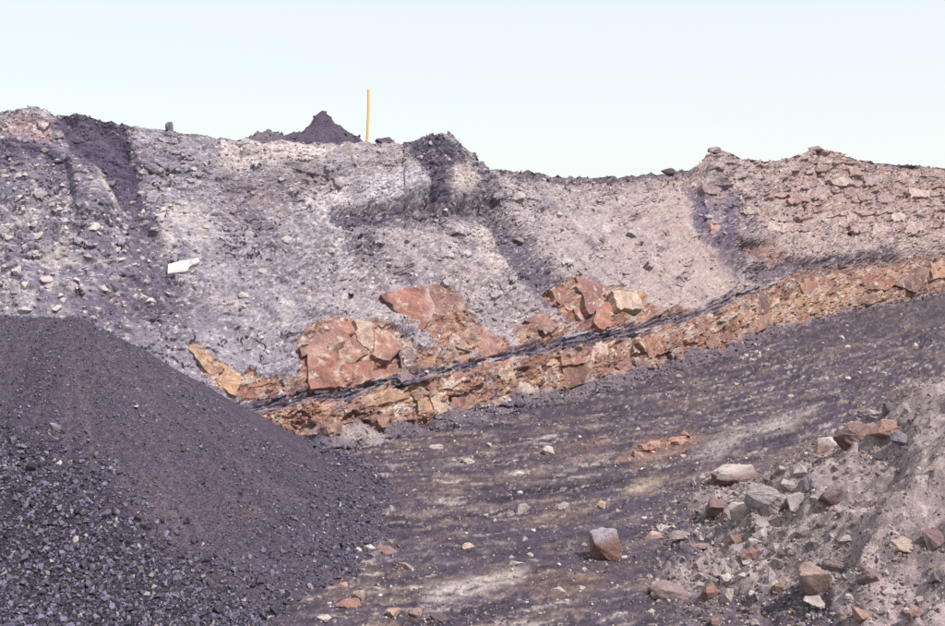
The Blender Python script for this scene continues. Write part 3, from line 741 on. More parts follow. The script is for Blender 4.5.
# =================================================================== PIECES OF THE FACE
def block_mesh(name, poly, c, thick, seed, facets=4, rough=0.03, flat=False, bright=1.0, mat=None, jit=0.8):
    """an irregular block standing out of the face: outline, faceted front, sides running back into the rock"""
    r = np.random.default_rng(seed)
    P = np.asarray(poly, float); Q = np.roll(P, -1, 0)
    L_ = np.hypot(*(Q - P).T); cum = np.concatenate([[0], np.cumsum(L_)]); m = 24
    ts = np.arange(m) / m * cum[-1]
    idx = np.clip(np.searchsorted(cum, ts, side='right') - 1, 0, len(P) - 1)
    fr = ((ts - cum[idx]) / L_[idx])[:, None]
    O = P[idx] * (1 - fr) + Q[idx] * fr + r.normal(0, jit, (m, 2))
    cen = P.mean(0); c3, nn = wall_at(*cen)
    pts = []
    for o in O:
        rr_ = ray(*o); cc_ = np.array([0, 0, CAMZ]); pts.append(cc_ + rr_ * (((c3 - cc_) @ nn) / (rr_ @ nn)))
    pts = np.array(pts)
    h = np.clip((pts - c3) @ nn, -0.05, 0.05)
    tu = np.cross([0, 0, 1.0], nn); tu /= np.linalg.norm(tu); tv = np.cross(nn, tu)
    ab = np.stack([(pts - c3) @ tu, (pts - c3) @ tv], -1)
    c3 = c3 + tu * ab[:, 0].mean() + tv * ab[:, 1].mean(); ab = ab - ab.mean(0)
    R = np.linalg.norm(ab, axis=1).mean()
    lo, hi = ab.min(0), ab.max(0); st_ = math.sqrt(max((hi - lo).prod(), 1e-4) / 42)
    gx_, gy_ = np.meshgrid(np.arange(lo[0], hi[0], st_), np.arange(lo[1], hi[1], st_))
    ins = np.stack([gx_.ravel(), gy_.ravel()], -1) + r.uniform(-0.33, 0.33, (gx_.size, 2)) * st_
    ins = ins[polydist(ins[:, 0], ins[:, 1], ab) > st_ * 0.45]
    res = delaunay_2d_cdt([Vector(q) for q in np.concatenate([ab, ins])], [], [list(range(m))], 1, 1e-5)
    v2d = np.array([q[:] for q in res[0]]); tris = [tuple(f) for f in res[2] if len(f) == 3]
    mp = {}
    for i, og in enumerate(res[3]):
        for q in og: mp[q] = i
    ring = [mp[j] for j in range(m) if j in mp]
    ring = [q for i, q in enumerate(ring) if q != ring[i - 1]]
    pl = [(thick, 0, 0)] + [(thick * r.uniform(0.85, 1.3), r.normal(0, 0.2) * min(thick / R, 0.5) * 1.5, r.normal(0, 0.2) * min(thick / R, 0.5) * 1.5) for _ in range(0 if flat else facets)]
    dd = np.min([q[0] + q[1] * v2d[:, 0] + q[2] * v2d[:, 1] for q in pl], axis=0)
    off = r.uniform(0, 100, 3)
    nz = fbm(v2d[:, 0] * 5 + off[0], v2d[:, 1] * 5 + off[1], oct=3, seed=seed % 50)
    dd = dd + nz * rough
    edge = polydist(v2d[:, 0], v2d[:, 1], ab); onr = np.zeros(len(v2d), bool); onr[ring] = True
    dd[onr] = dd[onr] * 0.85 - 0.008 + h.mean()
    Vf = c3 + v2d[:, :1] * tu + v2d[:, 1:] * tv + nn * dd[:, None]
    Vb = c3 + v2d[ring][:, :1] * tu + v2d[ring][:, 1:] * tv - nn * 0.30
    n0 = len(Vf); Fc = list(tris)
    for i in range(len(ring)):
        j = (i + 1) % len(ring)
        Fc += [(ring[i], n0 + i, n0 + j), (ring[i], n0 + j, ring[j])]
    Vv = np.concatenate([Vf, Vb]); Fc = np.array(Fc)
    a_, b_, c_ = Vv[Fc[0]]
    flip = np.dot(np.cross(b_ - a_, c_ - a_), nn) < 0
    Cc = np.repeat(np.array([alb(*c)]), len(Vv), 0)
    v1 = fbm(Vv[:, 0] * 2.6 + off[0], Vv[:, 1] * 2.6, Vv[:, 2] * 4.5, oct=4, seed=(seed + 9) % 70, gain=0.65)
    Cc = mix(Cc, alb(*[min(255, q * 1.14 + 10) for q in c]), sstep(0.0, 0.4, v1) * 0.8)
    Cc = mix(Cc, alb(c[0] * 0.78, c[1] * 0.82, c[2] * 0.95), sstep(0.05, 0.45, -v1) * 0.9)
    angn = noise(np.arctan2(v2d[ring][:, 1], v2d[ring][:, 0]) * 1.1, 0 * v2d[ring][:, 0] + off[2], seed=seed % 40)
    rim = np.zeros(len(Vv)); rim[ring] = sstep(0.1, 0.45, angn)
    Cc = mix(Cc, alb(210, 194, 174), rim * 0.6)
    org = c3.copy(); Cc = Cc * bright
    if flip: Fc = Fc[:, ::-1]
    # sides may wind either way: let Blender make them consistent
    me = mesh_np(name, Vv - org, Fc, Cc, M_SAND if mat is None else mat)
    return me, org
def talus_at(px, py):
    c = int(np.clip(np.searchsorted(cpx, px), 0, len(cpx) - 1)); r = int(np.clip(np.interp(-py, -SPY[:, c], np.arange(NR)), 0, NR - 1))
    return talus[r, c]
def add_block(name, poly, c, thick, seed, parent=face, **kw):
    me, org = block_mesh(name, poly, c, thick, seed, **kw)
    o = link(name, me, parent); o.location = org
    return o

BLOCKS = [
    ([(188, 347), (200, 351), (212, 360), (216, 380), (204, 368)], (196, 152, 104)),
    ([(213, 361), (228, 369), (239, 377), (235, 395), (222, 388), (217, 381)], (204, 160, 110)),
    ([(242, 377), (254, 366), (278, 373), (268, 382), (244, 390)], (164, 104, 88)),
    ([(268, 383), (280, 374), (294, 380), (300, 388), (288, 394), (262, 394)], (170, 112, 92)),
    ([(264, 420), (280, 413), (298, 410), (300, 440), (292, 446), (276, 436)], (170, 128, 102)),
    ([(300, 410), (320, 409), (322, 432), (306, 452), (302, 440)], (160, 118, 100)),
    ([(300, 342), (314, 325), (334, 320), (338, 342), (322, 352), (304, 354)], (168, 130, 120)),
    ([(336, 321), (352, 320), (356, 338), (340, 342)], (180, 126, 106)),
    ([(308, 356), (324, 353), (338, 356), (336, 384), (312, 386)], (160, 98, 84)),
    ([(340, 345), (358, 341), (366, 354), (352, 364), (340, 360)], (176, 134, 112)),
    ([(340, 364), (352, 366), (368, 362), (370, 378), (350, 386), (339, 384)], (168, 112, 94)),
    ([(356, 322), (374, 324), (382, 332), (372, 350), (360, 340)], (196, 172, 150)),
    ([(376, 336), (392, 336), (398, 350), (388, 362), (374, 356)], (176, 126, 108)),
    ([(372, 360), (388, 364), (397, 354), (398, 382), (374, 380)], (160, 100, 88)),
    ([(400, 352), (412, 351), (414, 377), (401, 382)], (140, 126, 134)),
    ([(386, 300), (402, 295), (424, 290), (432, 312), (420, 328), (406, 318)], (168, 106, 92)),
    ([(426, 290), (442, 286), (464, 302), (454, 318), (434, 312)], (146, 106, 106)),
    ([(422, 330), (434, 314), (453, 320), (440, 336), (430, 337)], (156, 104, 92)),
    ([(446, 334), (458, 319), (470, 317), (482, 328), (474, 350), (458, 346)], (170, 136, 126)),
    ([(476, 350), (484, 330), (502, 343), (496, 354), (482, 357)], (172, 128, 116)),
    ([(551, 290), (574, 277), (580, 296), (572, 310), (560, 302)], (156, 108, 100)),
    ([(582, 295), (577, 278), (600, 288), (598, 308), (588, 314)], (148, 104, 102)),
    ([(574, 311), (584, 300), (592, 316), (586, 327)], (164, 104, 90)),
    ([(600, 304), (614, 302), (618, 320), (602, 328), (594, 320)], (188, 122, 94)),
    ([(612, 294), (634, 296), (640, 310), (618, 310)], (212, 192, 166)),
    ([(526, 322), (542, 313), (556, 328), (544, 334)], (150, 112, 108)),
    ([(362, 398), (388, 391), (412, 387), (414, 396), (386, 403), (366, 406)], (206, 160, 112)),
    ([(388, 405), (412, 402), (415, 413), (390, 418)], (216, 176, 136)),
    ([(384, 420), (412, 416), (414, 426), (390, 430)], (150, 108, 96)),
    ([(416, 400), (428, 396), (434, 412), (420, 417)], (166, 116, 98)),
    ([(430, 396), (446, 392), (448, 410), (437, 414)], (158, 106, 94)),
    ([(448, 388), (466, 381), (474, 386), (462, 396), (450, 396)], (206, 168, 124)),
    ([(450, 398), (464, 397), (476, 390), (478, 404), (462, 412), (451, 410)], (164, 116, 100)),
    ([(480, 380), (494, 372), (502, 386), (494, 402), (480, 404)], (170, 120, 100)),
    ([(496, 372), (508, 366), (512, 376), (504, 384)], (216, 188, 142)),
    ([(505, 387), (513, 378), (516, 398), (505, 402)], (178, 128, 106)),
    ([(514, 372), (530, 364), (532, 374), (520, 382)], (222, 214, 206)),
    ([(518, 384), (532, 377), (536, 390), (524, 398)], (214, 206, 200)),
    ([(544, 357), (555, 354), (561, 366), (546, 367)], (214, 172, 122)),
    ([(540, 370), (562, 367), (566, 384), (550, 389), (541, 386)], (164, 100, 84)),
    ([(564, 368), (582, 366), (586, 380), (568, 386)], (160, 104, 92)),
    ([(562, 352), (580, 350), (582, 363), (564, 365)], (160, 132, 128)),
    ([(583, 352), (598, 348), (604, 362), (598, 374), (586, 372)], (170, 108, 88)),
    ([(600, 347), (616, 343), (616, 356), (606, 362)], (174, 118, 96)),
    ([(618, 346), (640, 340), (646, 352), (636, 366), (618, 366)], (160, 112, 96)),
    ([(642, 340), (656, 336), (664, 350), (650, 358)], (178, 122, 98)),
    ([(658, 336), (678, 330), (684, 344), (668, 354)], (166, 112, 98)),
    ([(680, 330), (696, 322), (702, 336), (690, 346)], (156, 116, 108)),
    ([(700, 314), (722, 309), (726, 324), (706, 332)], (170, 130, 118)),
    ([(724, 309), (738, 306), (742, 322), (728, 326)], (160, 112, 102)),
    ([(738, 304), (762, 292), (772, 300), (764, 312), (742, 316)], (160, 108, 92)),
    ([(766, 292), (792, 284), (800, 292), (774, 302)], (186, 146, 112)),
    ([(774, 306), (800, 294), (806, 306), (780, 318)], (190, 150, 108)),
    ([(746, 320), (766, 315), (776, 318), (756, 330)], (176, 134, 100)),
    ([(802, 282), (826, 276), (830, 288), (806, 294)], (168, 118, 100)),
    ([(808, 298), (832, 292), (836, 304), (812, 309)], (196, 156, 116)),
    ([(832, 272), (856, 267), (860, 277), (836, 281)], (182, 118, 90)),
    ([(836, 284), (858, 280), (860, 292), (838, 296)], (150, 118, 116)),
    ([(862, 270), (890, 266), (896, 282), (884, 292), (864, 290)], (122, 98, 108)),
    ([(838, 298), (866, 294), (890, 296), (870, 304), (842, 306)], (186, 150, 124)),
    ([(900, 284), (918, 268), (926, 270), (916, 292)], (166, 138, 132)),
    ([(916, 267), (930, 264), (932, 276), (920, 279)], (158, 100, 84)),
    ([(932, 264), (952, 260), (954, 276), (934, 279)], (168, 104, 82)),
]
for i, (p, c) in enumerate(BLOCKS):
    low = np.mean(p, 0)[1] > lines(SEAM, np.mean(p, 0)[0]) - 2 or np.mean(p, 0)[0] > 730
    if low and random.random() < (0.22 if np.mean(p, 0)[0] < 690 else 0.5): continue
    if low: c = random.choice([c, c, (160, 112, 88), (206, 166, 118), (140, 112, 108), (126, 94, 86), (214, 194, 160), (208, 176, 132)])
    if np.mean(p, 0)[0] > 690: c = random.choice([(164, 106, 80), (148, 100, 84), (184, 138, 98), (128, 96, 92), (172, 120, 90)])
    c = tuple(0.7 * a + 0.3 * b for a, b in zip(c, (166, 114, 88)))
    if talus_at(*np.mean(p, 0)) > 0.8: continue
    sx_, sy_ = random.uniform(0.95, 1.4), random.uniform(0.75, 1.05)
    pm = np.mean(p, 0); p = [tuple(pm + (np.array(q) - pm) * np.array([1.0, 1.0 if not low else sy_]) * (sx_ if low else random.uniform(1.08, 1.24))) for q in p]
    d = float(np.mean([wall_at(*q)[0][1] for q in p]))
    add_block('sandstone_block', p, c, random.uniform(0.0, 0.15) * (d / 26) ** 0.5 + 0.02, 500 + i, rough=0.035)
# courses of smaller joints between them, along the bed
def between(px, f): return lines(SEAM, px) * (1 - f) + lines(TOE, px) * f
occ = [np.mean(p, 0) for p, _ in BLOCKS]
px = 330.0; i = 0
PALS = [(166, 118, 100), (150, 110, 100), (190, 148, 116), (138, 116, 122), (204, 186, 168), (160, 104, 90)]
while px < 735:
    w = random.uniform(9, 17)
    for f0, f1_ in ((0.18, 0.45), (0.48, 0.74)):
        f0 += random.uniform(-.05, .05); f1_ += random.uniform(-.05, .05)
        cx = px + w / 2; cy = between(cx, (f0 + f1_) / 2)
        if min(math.hypot((cx - o[0]), (cy - o[1]) * 1.3) for o in occ) > 10 and talus_at(cx, cy) < 0.4 and random.random() < 0.5:
            q = []; nk = random.choice([4, 5, 5, 6]); a0 = random.uniform(0, 6.28); hh = abs(between(cx, f1_) - between(cx, f0)) * random.uniform(0.6, 1.1)
            for k in range(nk):
                a = a0 + (k + random.uniform(-.25, .25)) * 2 * math.pi / nk
                q.append((cx + w * 0.62 * math.cos(a), cy + hh * 0.62 * math.sin(a) - 0.22 * w * 0.62 * math.cos(a)))
            add_block('sandstone_block', q, tuple(0.6 * a + 0.4 * b for a, b in zip(random.choice(PALS), (158, 118, 106))), random.uniform(0.02, 0.12), 800 + i, rough=0.03)
        i += 1
    px += w
# shale laminae along the seam
for i in range(34):
    cx = random.uniform(245, 770); L_ = random.uniform(10, 30); sl = (lines(SEAM, cx + 8) - lines(SEAM, cx - 8)) / 16
    hw = np.interp(cx, [250, 345, 420, 600, 940], [8, 7, 4, 6, 4])
    cy = lines(SEAM, cx) + random.uniform(-hw, hw); hh = random.uniform(1.0, 2.2)
    x0, x1 = cx - L_ / 2, cx + L_ / 2
    q = [(x0, cy - sl * -L_ / 2 * -1), (cx, cy - hh), (x1, cy + sl * L_ / 2 - 0.3), (x1 - 2, cy + sl * L_ / 2 + hh * .6), (cx, cy + hh), (x0 + 2, cy - sl * L_ / 2 + hh)]
    c = random.choice([(96, 86, 108), (104, 94, 114), (90, 80, 102), (160, 152, 160), (138, 128, 140)])
    add_block('shale_slab', q, c, random.uniform(0.02, 0.10), 1200 + i, facets=2, rough=0.015, mat=M_FACE, jit=0.3)
# fractured beds on the upper right
i = 0
for row in range(9):
    px = 700 + random.uniform(0, 20)
    while px < 948:
        w = random.uniform(9, 22); h = random.uniform(4.5, 9)
        crest = lines(TOP, px + w / 2)
        cy = crest + 10 + row * 8.2 + random.uniform(-2, 2)
        if random.random() < (0.62 if px > 790 else 0.3) and cy < 238:
            q = [(px, cy - h / 2 + random.uniform(-1, 1)), (px + w * .5, cy - h / 2 - random.uniform(0, 1.5)), (px + w, cy - h / 2 + random.uniform(-1, 2)),
                 (px + w - random.uniform(0, 3), cy + h / 2 + random.uniform(-1, 1)), (px + w * .4, cy + h / 2 + random.uniform(0, 1.2)), (px + random.uniform(0, 3), cy + h / 2)]
            base = zone_colour(px + w / 2, cy)
            if random.random() < 0.4:
                px += w; continue
            c = random.choice([(182, 154, 148), (190, 164, 154), (172, 146, 146), (160, 132, 132), (198, 176, 164), (176, 140, 130)])
            add_block('bedrock_block', q, c, random.uniform(0.02, 0.16), 1500 + i, rough=0.05, mat=M_FACE)
        i += 1
        px += w + random.uniform(1, 14)
# lumps along the rest of the upper face
for i in range(40):
    px, py = random.uniform(4, 690), 0
    py = lines(TOP, px) + random.uniform(12, 150)
    if py > lines(SEAM, px) - 50 or py > 300: continue
    w, h = random.uniform(7, 18), random.uniform(5, 11)
    q = []
    n = random.choice([5, 6, 7]); a0 = random.uniform(0, 6)
    for k in range(n):
        a = a0 + k * 2 * math.pi / n; q.append((px + w / 2 * math.cos(a) * random.uniform(.75, 1.15), py + h / 2 * math.sin(a) * random.uniform(.75, 1.15)))
    ci_ = int(np.searchsorted(cpx, px)); ri_ = int(np.clip(np.interp(-py, -SPY[:, ci_], np.arange(NR)), 6, NR - 7))
    lc = C[ri_ - 6:ri_ + 7, ci_ - 6:ci_ + 7].mean((0, 1)) / KALB / np.array([1.035, 0.975, 1.035])
    sr = np.where(lc <= 0.0031308, lc * 12.92, 1.055 * np.power(np.maximum(lc, 1e-4), 1 / 2.4) - 0.055) * 255
    add_block('rock_lump', q, tuple(np.clip(sr * random.uniform(0.95, 1.1), 70, 205)), random.uniform(0.06, 0.2), 1900 + i, rough=0.04, mat=M_FACE)


# loose stones on the scree: the largest one by one, the rest as rubble
def rock_mesh(name, dims, c, seed, mat=M_STONE, npts=15, sub=2, rough=0.085, top=None, blocky=0.0, topz=0.55, taper=0.0):
    r = np.random.default_rng(seed)
    p = r.normal(size=(npts, 3)); p /= np.linalg.norm(p, axis=1, keepdims=True)
    if blocky:
        p = np.sign(p) * np.abs(p) ** (1 - blocky)
        p /= np.abs(p).max(axis=1, keepdims=True) ** blocky
    v, f = hull(p)
    bm = bmesh.new(); vs = [bm.verts.new(q) for q in v]
    for q in f: bm.faces.new([vs[k] for k in q])
    if sub:
        bmesh.ops.bevel(bm, geom=list(bm.edges), offset=0.03, segments=1, affect='EDGES', clamp_overlap=True)
        bmesh.ops.triangulate(bm, faces=bm.faces)
        bmesh.ops.subdivide_edges(bm, edges=bm.edges, cuts=sub, use_grid_fill=True)
        bmesh.ops.triangulate(bm, faces=bm.faces)
    bmesh.ops.recalc_face_normals(bm, faces=bm.faces)
    bm.verts.index_update(); bm.normal_update()
    V = np.array([q.co[:] for q in bm.verts]); Fc = np.array([[q.index for q in g.verts] for g in bm.faces]); N = np.array([q.normal[:] for q in bm.verts]); bm.free()
    lo, hi = V.min(0), V.max(0)
    V = (V - (lo + hi) / 2) / (hi - lo)
    o = r.uniform(0, 90, 3)
    nz = fbm(V[:, 0] * 3 + o[0], V[:, 1] * 3 + o[1], V[:, 2] * 3 + o[2], oct=5, seed=seed % 60, gain=0.62)
    V = V + N * (nz * rough)[:, None]
    V[:, :2] *= (1 - taper * np.clip(V[:, 2:] + 0.25, 0, 1.2))
    V = V * np.asarray(dims)
    Cc = np.repeat(np.array([alb(*c)]), len(V), 0)
    Cc = mix(Cc, alb(*[min(255, q * 1.18 + 10) for q in c]), sstep(0.1, 0.6, nz) * 0.8)
    Cc = mix(Cc, alb(*[q * 0.8 for q in c]), sstep(0.1, 0.6, -nz) * 0.8)
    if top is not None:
        Cc = mix(Cc, alb(*top), sstep(topz - 0.2, topz + 0.2, V[:, 2] / dims[2] + 0.5 + 0.12 * nz))  # upper part blends into a second colour
    return mesh_np(name, V, Fc, Cc, mat)

SV = [rock_mesh('stone', (1, 1, 0.7), c, 60 + i, sub=1, rough=0.05) for i, c in enumerate(
    [(206, 196, 190), (188, 177, 174), (220, 210, 202), (170, 157, 156), (150, 139, 142), (200, 178, 158), (176, 150, 140), (212, 202, 198)])]
SVD = [i for i in range(8)]
def put_stone(pos, nn, size, which, parent, sq=(0.7, 1.2)):
    o = link('stone', SV[which], parent); o.location = tuple(pos - nn * size * 0.10)
    o.rotation_euler = (random.uniform(-.6, .6), random.uniform(-.6, .6), random.uniform(0, 6.28))
    o.scale = (size * random.uniform(0.9, 1.3), size * random.uniform(*sq), size * random.uniform(0.7, 1.1))
    return o
cnt = 0
def scree_ok(px, py): return lines(TOP, px) + 10 < py < lines(SEAM, px) - 14
spots = [(262, 272), (470, 291), (496, 318), (152, 300), (183, 212), (205, 238), (95, 226), (110, 262), (65, 255), (40, 235), (42, 320), (65, 300), (20, 270), (28, 285),
         (60, 308), (80, 280), (118, 280), (30, 310), (50, 280), (745, 270), (745, 278), (822, 222), (440, 260), (330, 250), (285, 240), (245, 295), (410, 240), (520, 240), (560, 215), (600, 240)]
while cnt < 285:
    if cnt < len(spots): px, py = spots[cnt]
    else:
        px = random.uniform(3, 740) if random.random() < 0.6 else random.uniform(3, 200)
        py = random.uniform(150, 380)
        if not scree_ok(px, py): continue
        if px < 235 and py > 310: continue
        if zone_colour(px, py)[1] < 0.075: continue
    pos, nn = wall_at(px, py)
    pxsz = random.uniform(3.5, 7.5) if cnt >= len(spots) else random.uniform(8, 12)
    put_stone(pos, nn, pxsz / F0 * np.hypot(pos[0], pos[1]), random.choice([0, 0, 1, 2, 2, 3, 7]) if px < 500 else random.choice([1, 3, 5, 6, 0]), face)
    cnt += 1
rg = np.random.default_rng(33)
n = 52000
ci = rg.integers(30, len(cpx) - 40, n); ri = (NR * rg.uniform(0.02, 0.99, n)).astype(int)
cw = np.clip(0.12 + 0.8 * (fbm(S[ri, ci] / 1.5, V_[ri, ci] / 1.5, oct=3, seed=301) + 0.3), 0.05, 1) * (1 - 0.8 * smoothz[ri, ci]) * (1 - 0.35 * sandm[ri, ci]) * (1 - 0.5 * right[ri, ci]) + 0.5 * footm[ri, ci]
k = rg.uniform(size=n) < cw; ci, ri = ci[k], ri[k]
Pp = WALL[ri, ci]; s = 0.00105 * Pp[:, 1] * np.clip(rg.lognormal(0, 0.5, len(ci)), 0.5, 2.8)
cc = C[ri, ci] * rg.uniform(0.75, 1.45, (len(ci), 1)); pk = rg.uniform(size=len(ci)) < 0.13 * (1 - right[ri, ci] * 0.6)
cc[pk] = alb(216, 210, 208)
pk = (sandm[ri, ci] > 0.5) & (rg.uniform(size=len(ci)) < 0.3)
cc[pk] = alb(212, 196, 178)
rub = link('rubble', scatter_mesh('face_rubble', Pp + NB[ri, ci] * (s * 0.3)[:, None], s, cc, M_STONE, rg), face); rub['kind'] = 'stuff'

# clods along the skyline
rg2 = np.random.default_rng(44)
n = 900
ci = rg2.integers(46, len(cpx) - 62, n)
s = 0.0012 * WALL[-1, ci, 1] * np.clip(rg2.lognormal(0, 0.55, n), 0.4, 3.0)
yo = rg2.uniform(0.0, 0.5, n); Pp = WALL[-1, ci] + np.stack([rg2.normal(0, .05, n), yo, -0.4 * yo + s * 0.2], -1)
cr = link('crest_clods', scatter_mesh('crest_clods', Pp, s, C[-6, ci] * rg2.uniform(0.7, 1.2, (n, 1)), M_STONE, rg2), face); cr['kind'] = 'stuff'


# =================================================================== THINGS ON THE SKYLINE
def crest_at(px):
    c = int(np.clip(np.searchsorted(cpx, px), 0, len(cpx) - 1)); return WALL[-1, c].copy()
def crest_rock(name, px, py, wpx, hpx, c, label, seed, cat='rock', back=0.3, **kw):
    d = crest_at(px)[1] + back; r = ray(px, py); P = r * (d / r[1]); P[2] += CAMZ
    k = d / F0
    o = link(name, rock_mesh(name, (wpx * k, wpx * k * 0.8, hpx * k), c, seed, **kw)); o.location = tuple(P)
    return tag(o, label, cat)
def mound(name, px0, px1, peak, base_y, c, label, seed, back=1.2, pinn=None):
    root = bpy.data.objects.new(name, None); COL.objects.link(root)
    pc = (px0 + px1) / 2; cp = crest_at(pc); d = cp[1] + (px1 - px0) * cp[1] / F0 * 0.5 + 0.3; k = d / F0
    r = ray(pc, base_y); P = r * (d / r[1]); P[2] += CAMZ
    root.location = tuple(P)
    wid = (px1 - px0) * k; hgt = (base_y - peak[1]) * k; ox = (peak[0] - pc) * k
    n = 70; g = np.linspace(-0.75, 0.75, n); A, B = np.meshgrid(g * wid, g * wid * 0.75)
    ang = np.arctan2(B, A - ox * (1)); 
    rad = np.hypot(A / (wid / 2), B / (wid / 2 * 0.95))
    sh = 1 - np.hypot((A - ox) / (wid / 2 + np.sign(A - ox) * -ox), B / (wid * 0.36))
    z = hgt * np.where(sh > 0, np.clip(sh, 0, 1) ** 0.7, np.clip(sh, -0.35, 0)) + 0.22 * hgt * fbm(A / wid * 7 + seed, B / wid * 7, oct=4, seed=seed) * (sh > -0.3)
    if pinn:
        kd = np.hypot(A - (pinn[0] - pc) * k, B) / (pinn[2] * k) + 0.22 * fbm(A / wid * 9, B / wid * 9, oct=3, seed=seed + 3)
        z = z + pinn[3] * k * np.clip(1.15 - kd, 0, 0.8)
    z = z + 0.10 * hgt * fbm(A / wid * 22, B / wid * 22, oct=2, seed=seed + 1)
    cc = np.empty(A.shape + (3,)); cc[:] = alb(*c); cc *= (0.8 + 0.4 * np.clip(0.5 + fbm(A * 6, B * 6, oct=3, seed=seed + 2), 0, 1))[..., None]
    ca, cb = crest_at(px0 - 20), crest_at(px1 + 20); B = B + A * (cb[1] - ca[1]) / (cb[0] - ca[0])
    link('body', mesh_np(name + '_body', np.stack([A, B, z], -1).reshape(-1, 3), grid_faces(n, n), cc.reshape(-1, 3), M_DUST), root)
    rr = np.random.default_rng(seed); m = 420
    ii = rr.integers(4, n - 4, m); jj = rr.integers(4, n - 4, m); kp = sh[ii, jj] > -0.05; ii, jj = ii[kp], jj[kp]
    pp = np.stack([A, B, z], -1)[ii, jj]; ss = k * 1.3 * np.clip(rr.lognormal(0, .45, len(ii)), .5, 2.6)
    col = np.array([alb(*c)]) * rr.uniform(0.7, 1.5, (len(ii), 1)); pk = rr.uniform(size=len(ii)) < 0.07; col[pk] = alb(178, 168, 176)
    q = link('clods', scatter_mesh(name + '_clods', pp, ss, col, M_STONE, rr), root); q['kind'] = 'stuff'
    return tag(root, label, 'mound')
mound('rubble_mound', 276, 366, (330, 124), 149, (102, 90, 112), 'dark rubble mound with a steep pointed knob on the skyline', 61, pinn=(322, 122, 11, 17))
mound('rubble_mound', 244, 292, (268, 130), 146, (128, 116, 130), 'small low grey mound left of the dark pointed one', 66)
crest_rock('boulder', 385, 142, 20, 9, (108, 98, 118), 'low dark rounded boulder on the skyline right of the yellow pole', 71)
crest_rock('boulder', 169, 127.5, 8, 11, (140, 132, 146), 'small upright grey rock standing alone on the left skyline', 72, back=0.1)
crest_rock('boulder', 715, 150, 13, 7, (184, 164, 164), 'flat capping rock on the highest rocky knob of the skyline', 73, back=0.0, blocky=0.4)
crest_rock('boulder', 724, 155, 12, 7, (174, 150, 150), 'reddish grey rock just under the flat capping rock', 74, back=0.0)
crest_rock('boulder', 816, 149, 15, 6, (164, 146, 150), 'rounded dark grey rock on top of the right-hand rise', 75, back=0.0)
crest_rock('boulder', 668, 172, 15, 8, (112, 100, 116), 'dark clod on the low middle skyline beside the knob', 76, back=0.0)

# yellow pole: a slim squared stake, a little bowed, with a chamfered head
def pole():
    cp = crest_at(368); d = cp[1] + 0.8; k = d / F0
    r = ray(367.2, 141); P = r * (d / r[1]); P[2] += CAMZ
    h = 50.5 * k; w = 2.9 * k; Vv, Fc = [], []
    secs = [(-0.5, 0.96), (0.0, 1.0), (0.3 * h, 1.0), (0.6 * h, 0.98), (0.95 * h, 0.96), (0.985 * h, 0.9), (h, 0.55)]
    for z, s in secs:
        bow = 0.018 * math.sin(max(z, 0) / h * math.pi)
        lean = z * 0.042
        for a in range(8):
            an = math.pi / 8 + a * math.pi / 4
            Vv.append((lean + bow + w / 2 * s * math.cos(an), w / 2 * s * math.sin(an), z))
    for i in range(len(secs) - 1):
        for a in range(8):
            Fc.append((i * 8 + a, i * 8 + (a + 1) % 8, i * 8 + 8 + (a + 1) % 8, i * 8 + 8 + a))
    n0 = (len(secs) - 1) * 8
    Fc += [(n0, n0 + 1, n0 + 2, n0 + 3), (n0, n0 + 3, n0 + 4, n0 + 7), (n0 + 4, n0 + 5, n0 + 6, n0 + 7)]
    V2 = np.array(Vv); cc = np.empty_like(V2); cc[:] = lin((248, 206, 136)) * 0.9
    cc *= (0.93 + 0.14 * _u(_h((V2[:, 2] * 9).astype(np.int64), np.arange(len(V2)), np.zeros(len(V2), np.int64), 3)))[:, None]
    m = rock_mat('yellow_paint', rough=0.6, spec=0.3, bump=0.08, scale=6, fine=30, var=0.05)
    o = link('marker_pole', mesh_np('marker_pole', V2, np.array(Fc), cc, m)); o.location = tuple(P)
    tag(o, 'tall slim yellow pole standing on the skyline', 'pole')
pole()

# pale slab on the left slope, a small dark tuft
o = add_block('rock_slab', [(167.5, 267.5), (180, 264), (197.5, 261), (199.5, 265), (189, 269), (186.5, 274.5), (176, 275.5), (167, 277)], (244, 240, 226), 0.17, 2001, parent=None, flat=True, rough=0.006, bright=0.88, mat=M_STONE, jit=0.12)
tag(o, 'bright cream-white flat angular slab lying on the grey left slope', 'slab')
def tuft():
    pos, nn = wall_at(352.5, 297); k = np.hypot(*pos[:2]) / F0
    root = bpy.data.objects.new('weed_tuft', None); COL.objects.link(root); root.location = tuple(pos + nn * 0.02)
    m = bpy.data.materials.new('leaf'); m.use_nodes = True
    b = m.node_tree.nodes['Principled BSDF']; nz = m.node_tree.nodes.new('ShaderNodeTexNoise'); nz.inputs['Scale'].default_value = 20
    rp = m.node_tree.nodes.new('ShaderNodeValToRGB'); rp.color_ramp.elements[0].color = (0.02, 0.03, 0.018, 1); rp.color_ramp.elements[1].color = (0.06, 0.08, 0.04, 1)
    m.node_tree.links.new(nz.outputs['Fac'], rp.inputs[0]); m.node_tree.links.new(rp.outputs[0], b.inputs['Base Color'])
    for i in range(46):
        a = random.uniform(0, 6.28); l = random.uniform(3, 6.5) * k; e = random.uniform(0.2, 1.3); w = l * 0.16
        dx, dy, dz = math.cos(a) * math.cos(e), math.sin(a) * math.cos(e), math.sin(e)
        sx, sy = -math.sin(a) * w, math.cos(a) * w
        V2 = np.array([(sx * .5, sy * .5, 0), (-sx * .5, -sy * .5, 0), (dx * l * .5 + sx, dy * l * .5 + sy, dz * l * .55), (dx * l * .5 - sx, dy * l * .5 - sy, dz * l * .55), (dx * l, dy * l, dz * l * .85)])
        link('leaf', mesh_np('leaf', V2, np.array([(0, 1, 3), (0, 3, 2), (2, 3, 4)]), None, m), root)
    tag(root, 'tiny dark green weed tuft on the grey slope above the sandstone', 'plant')
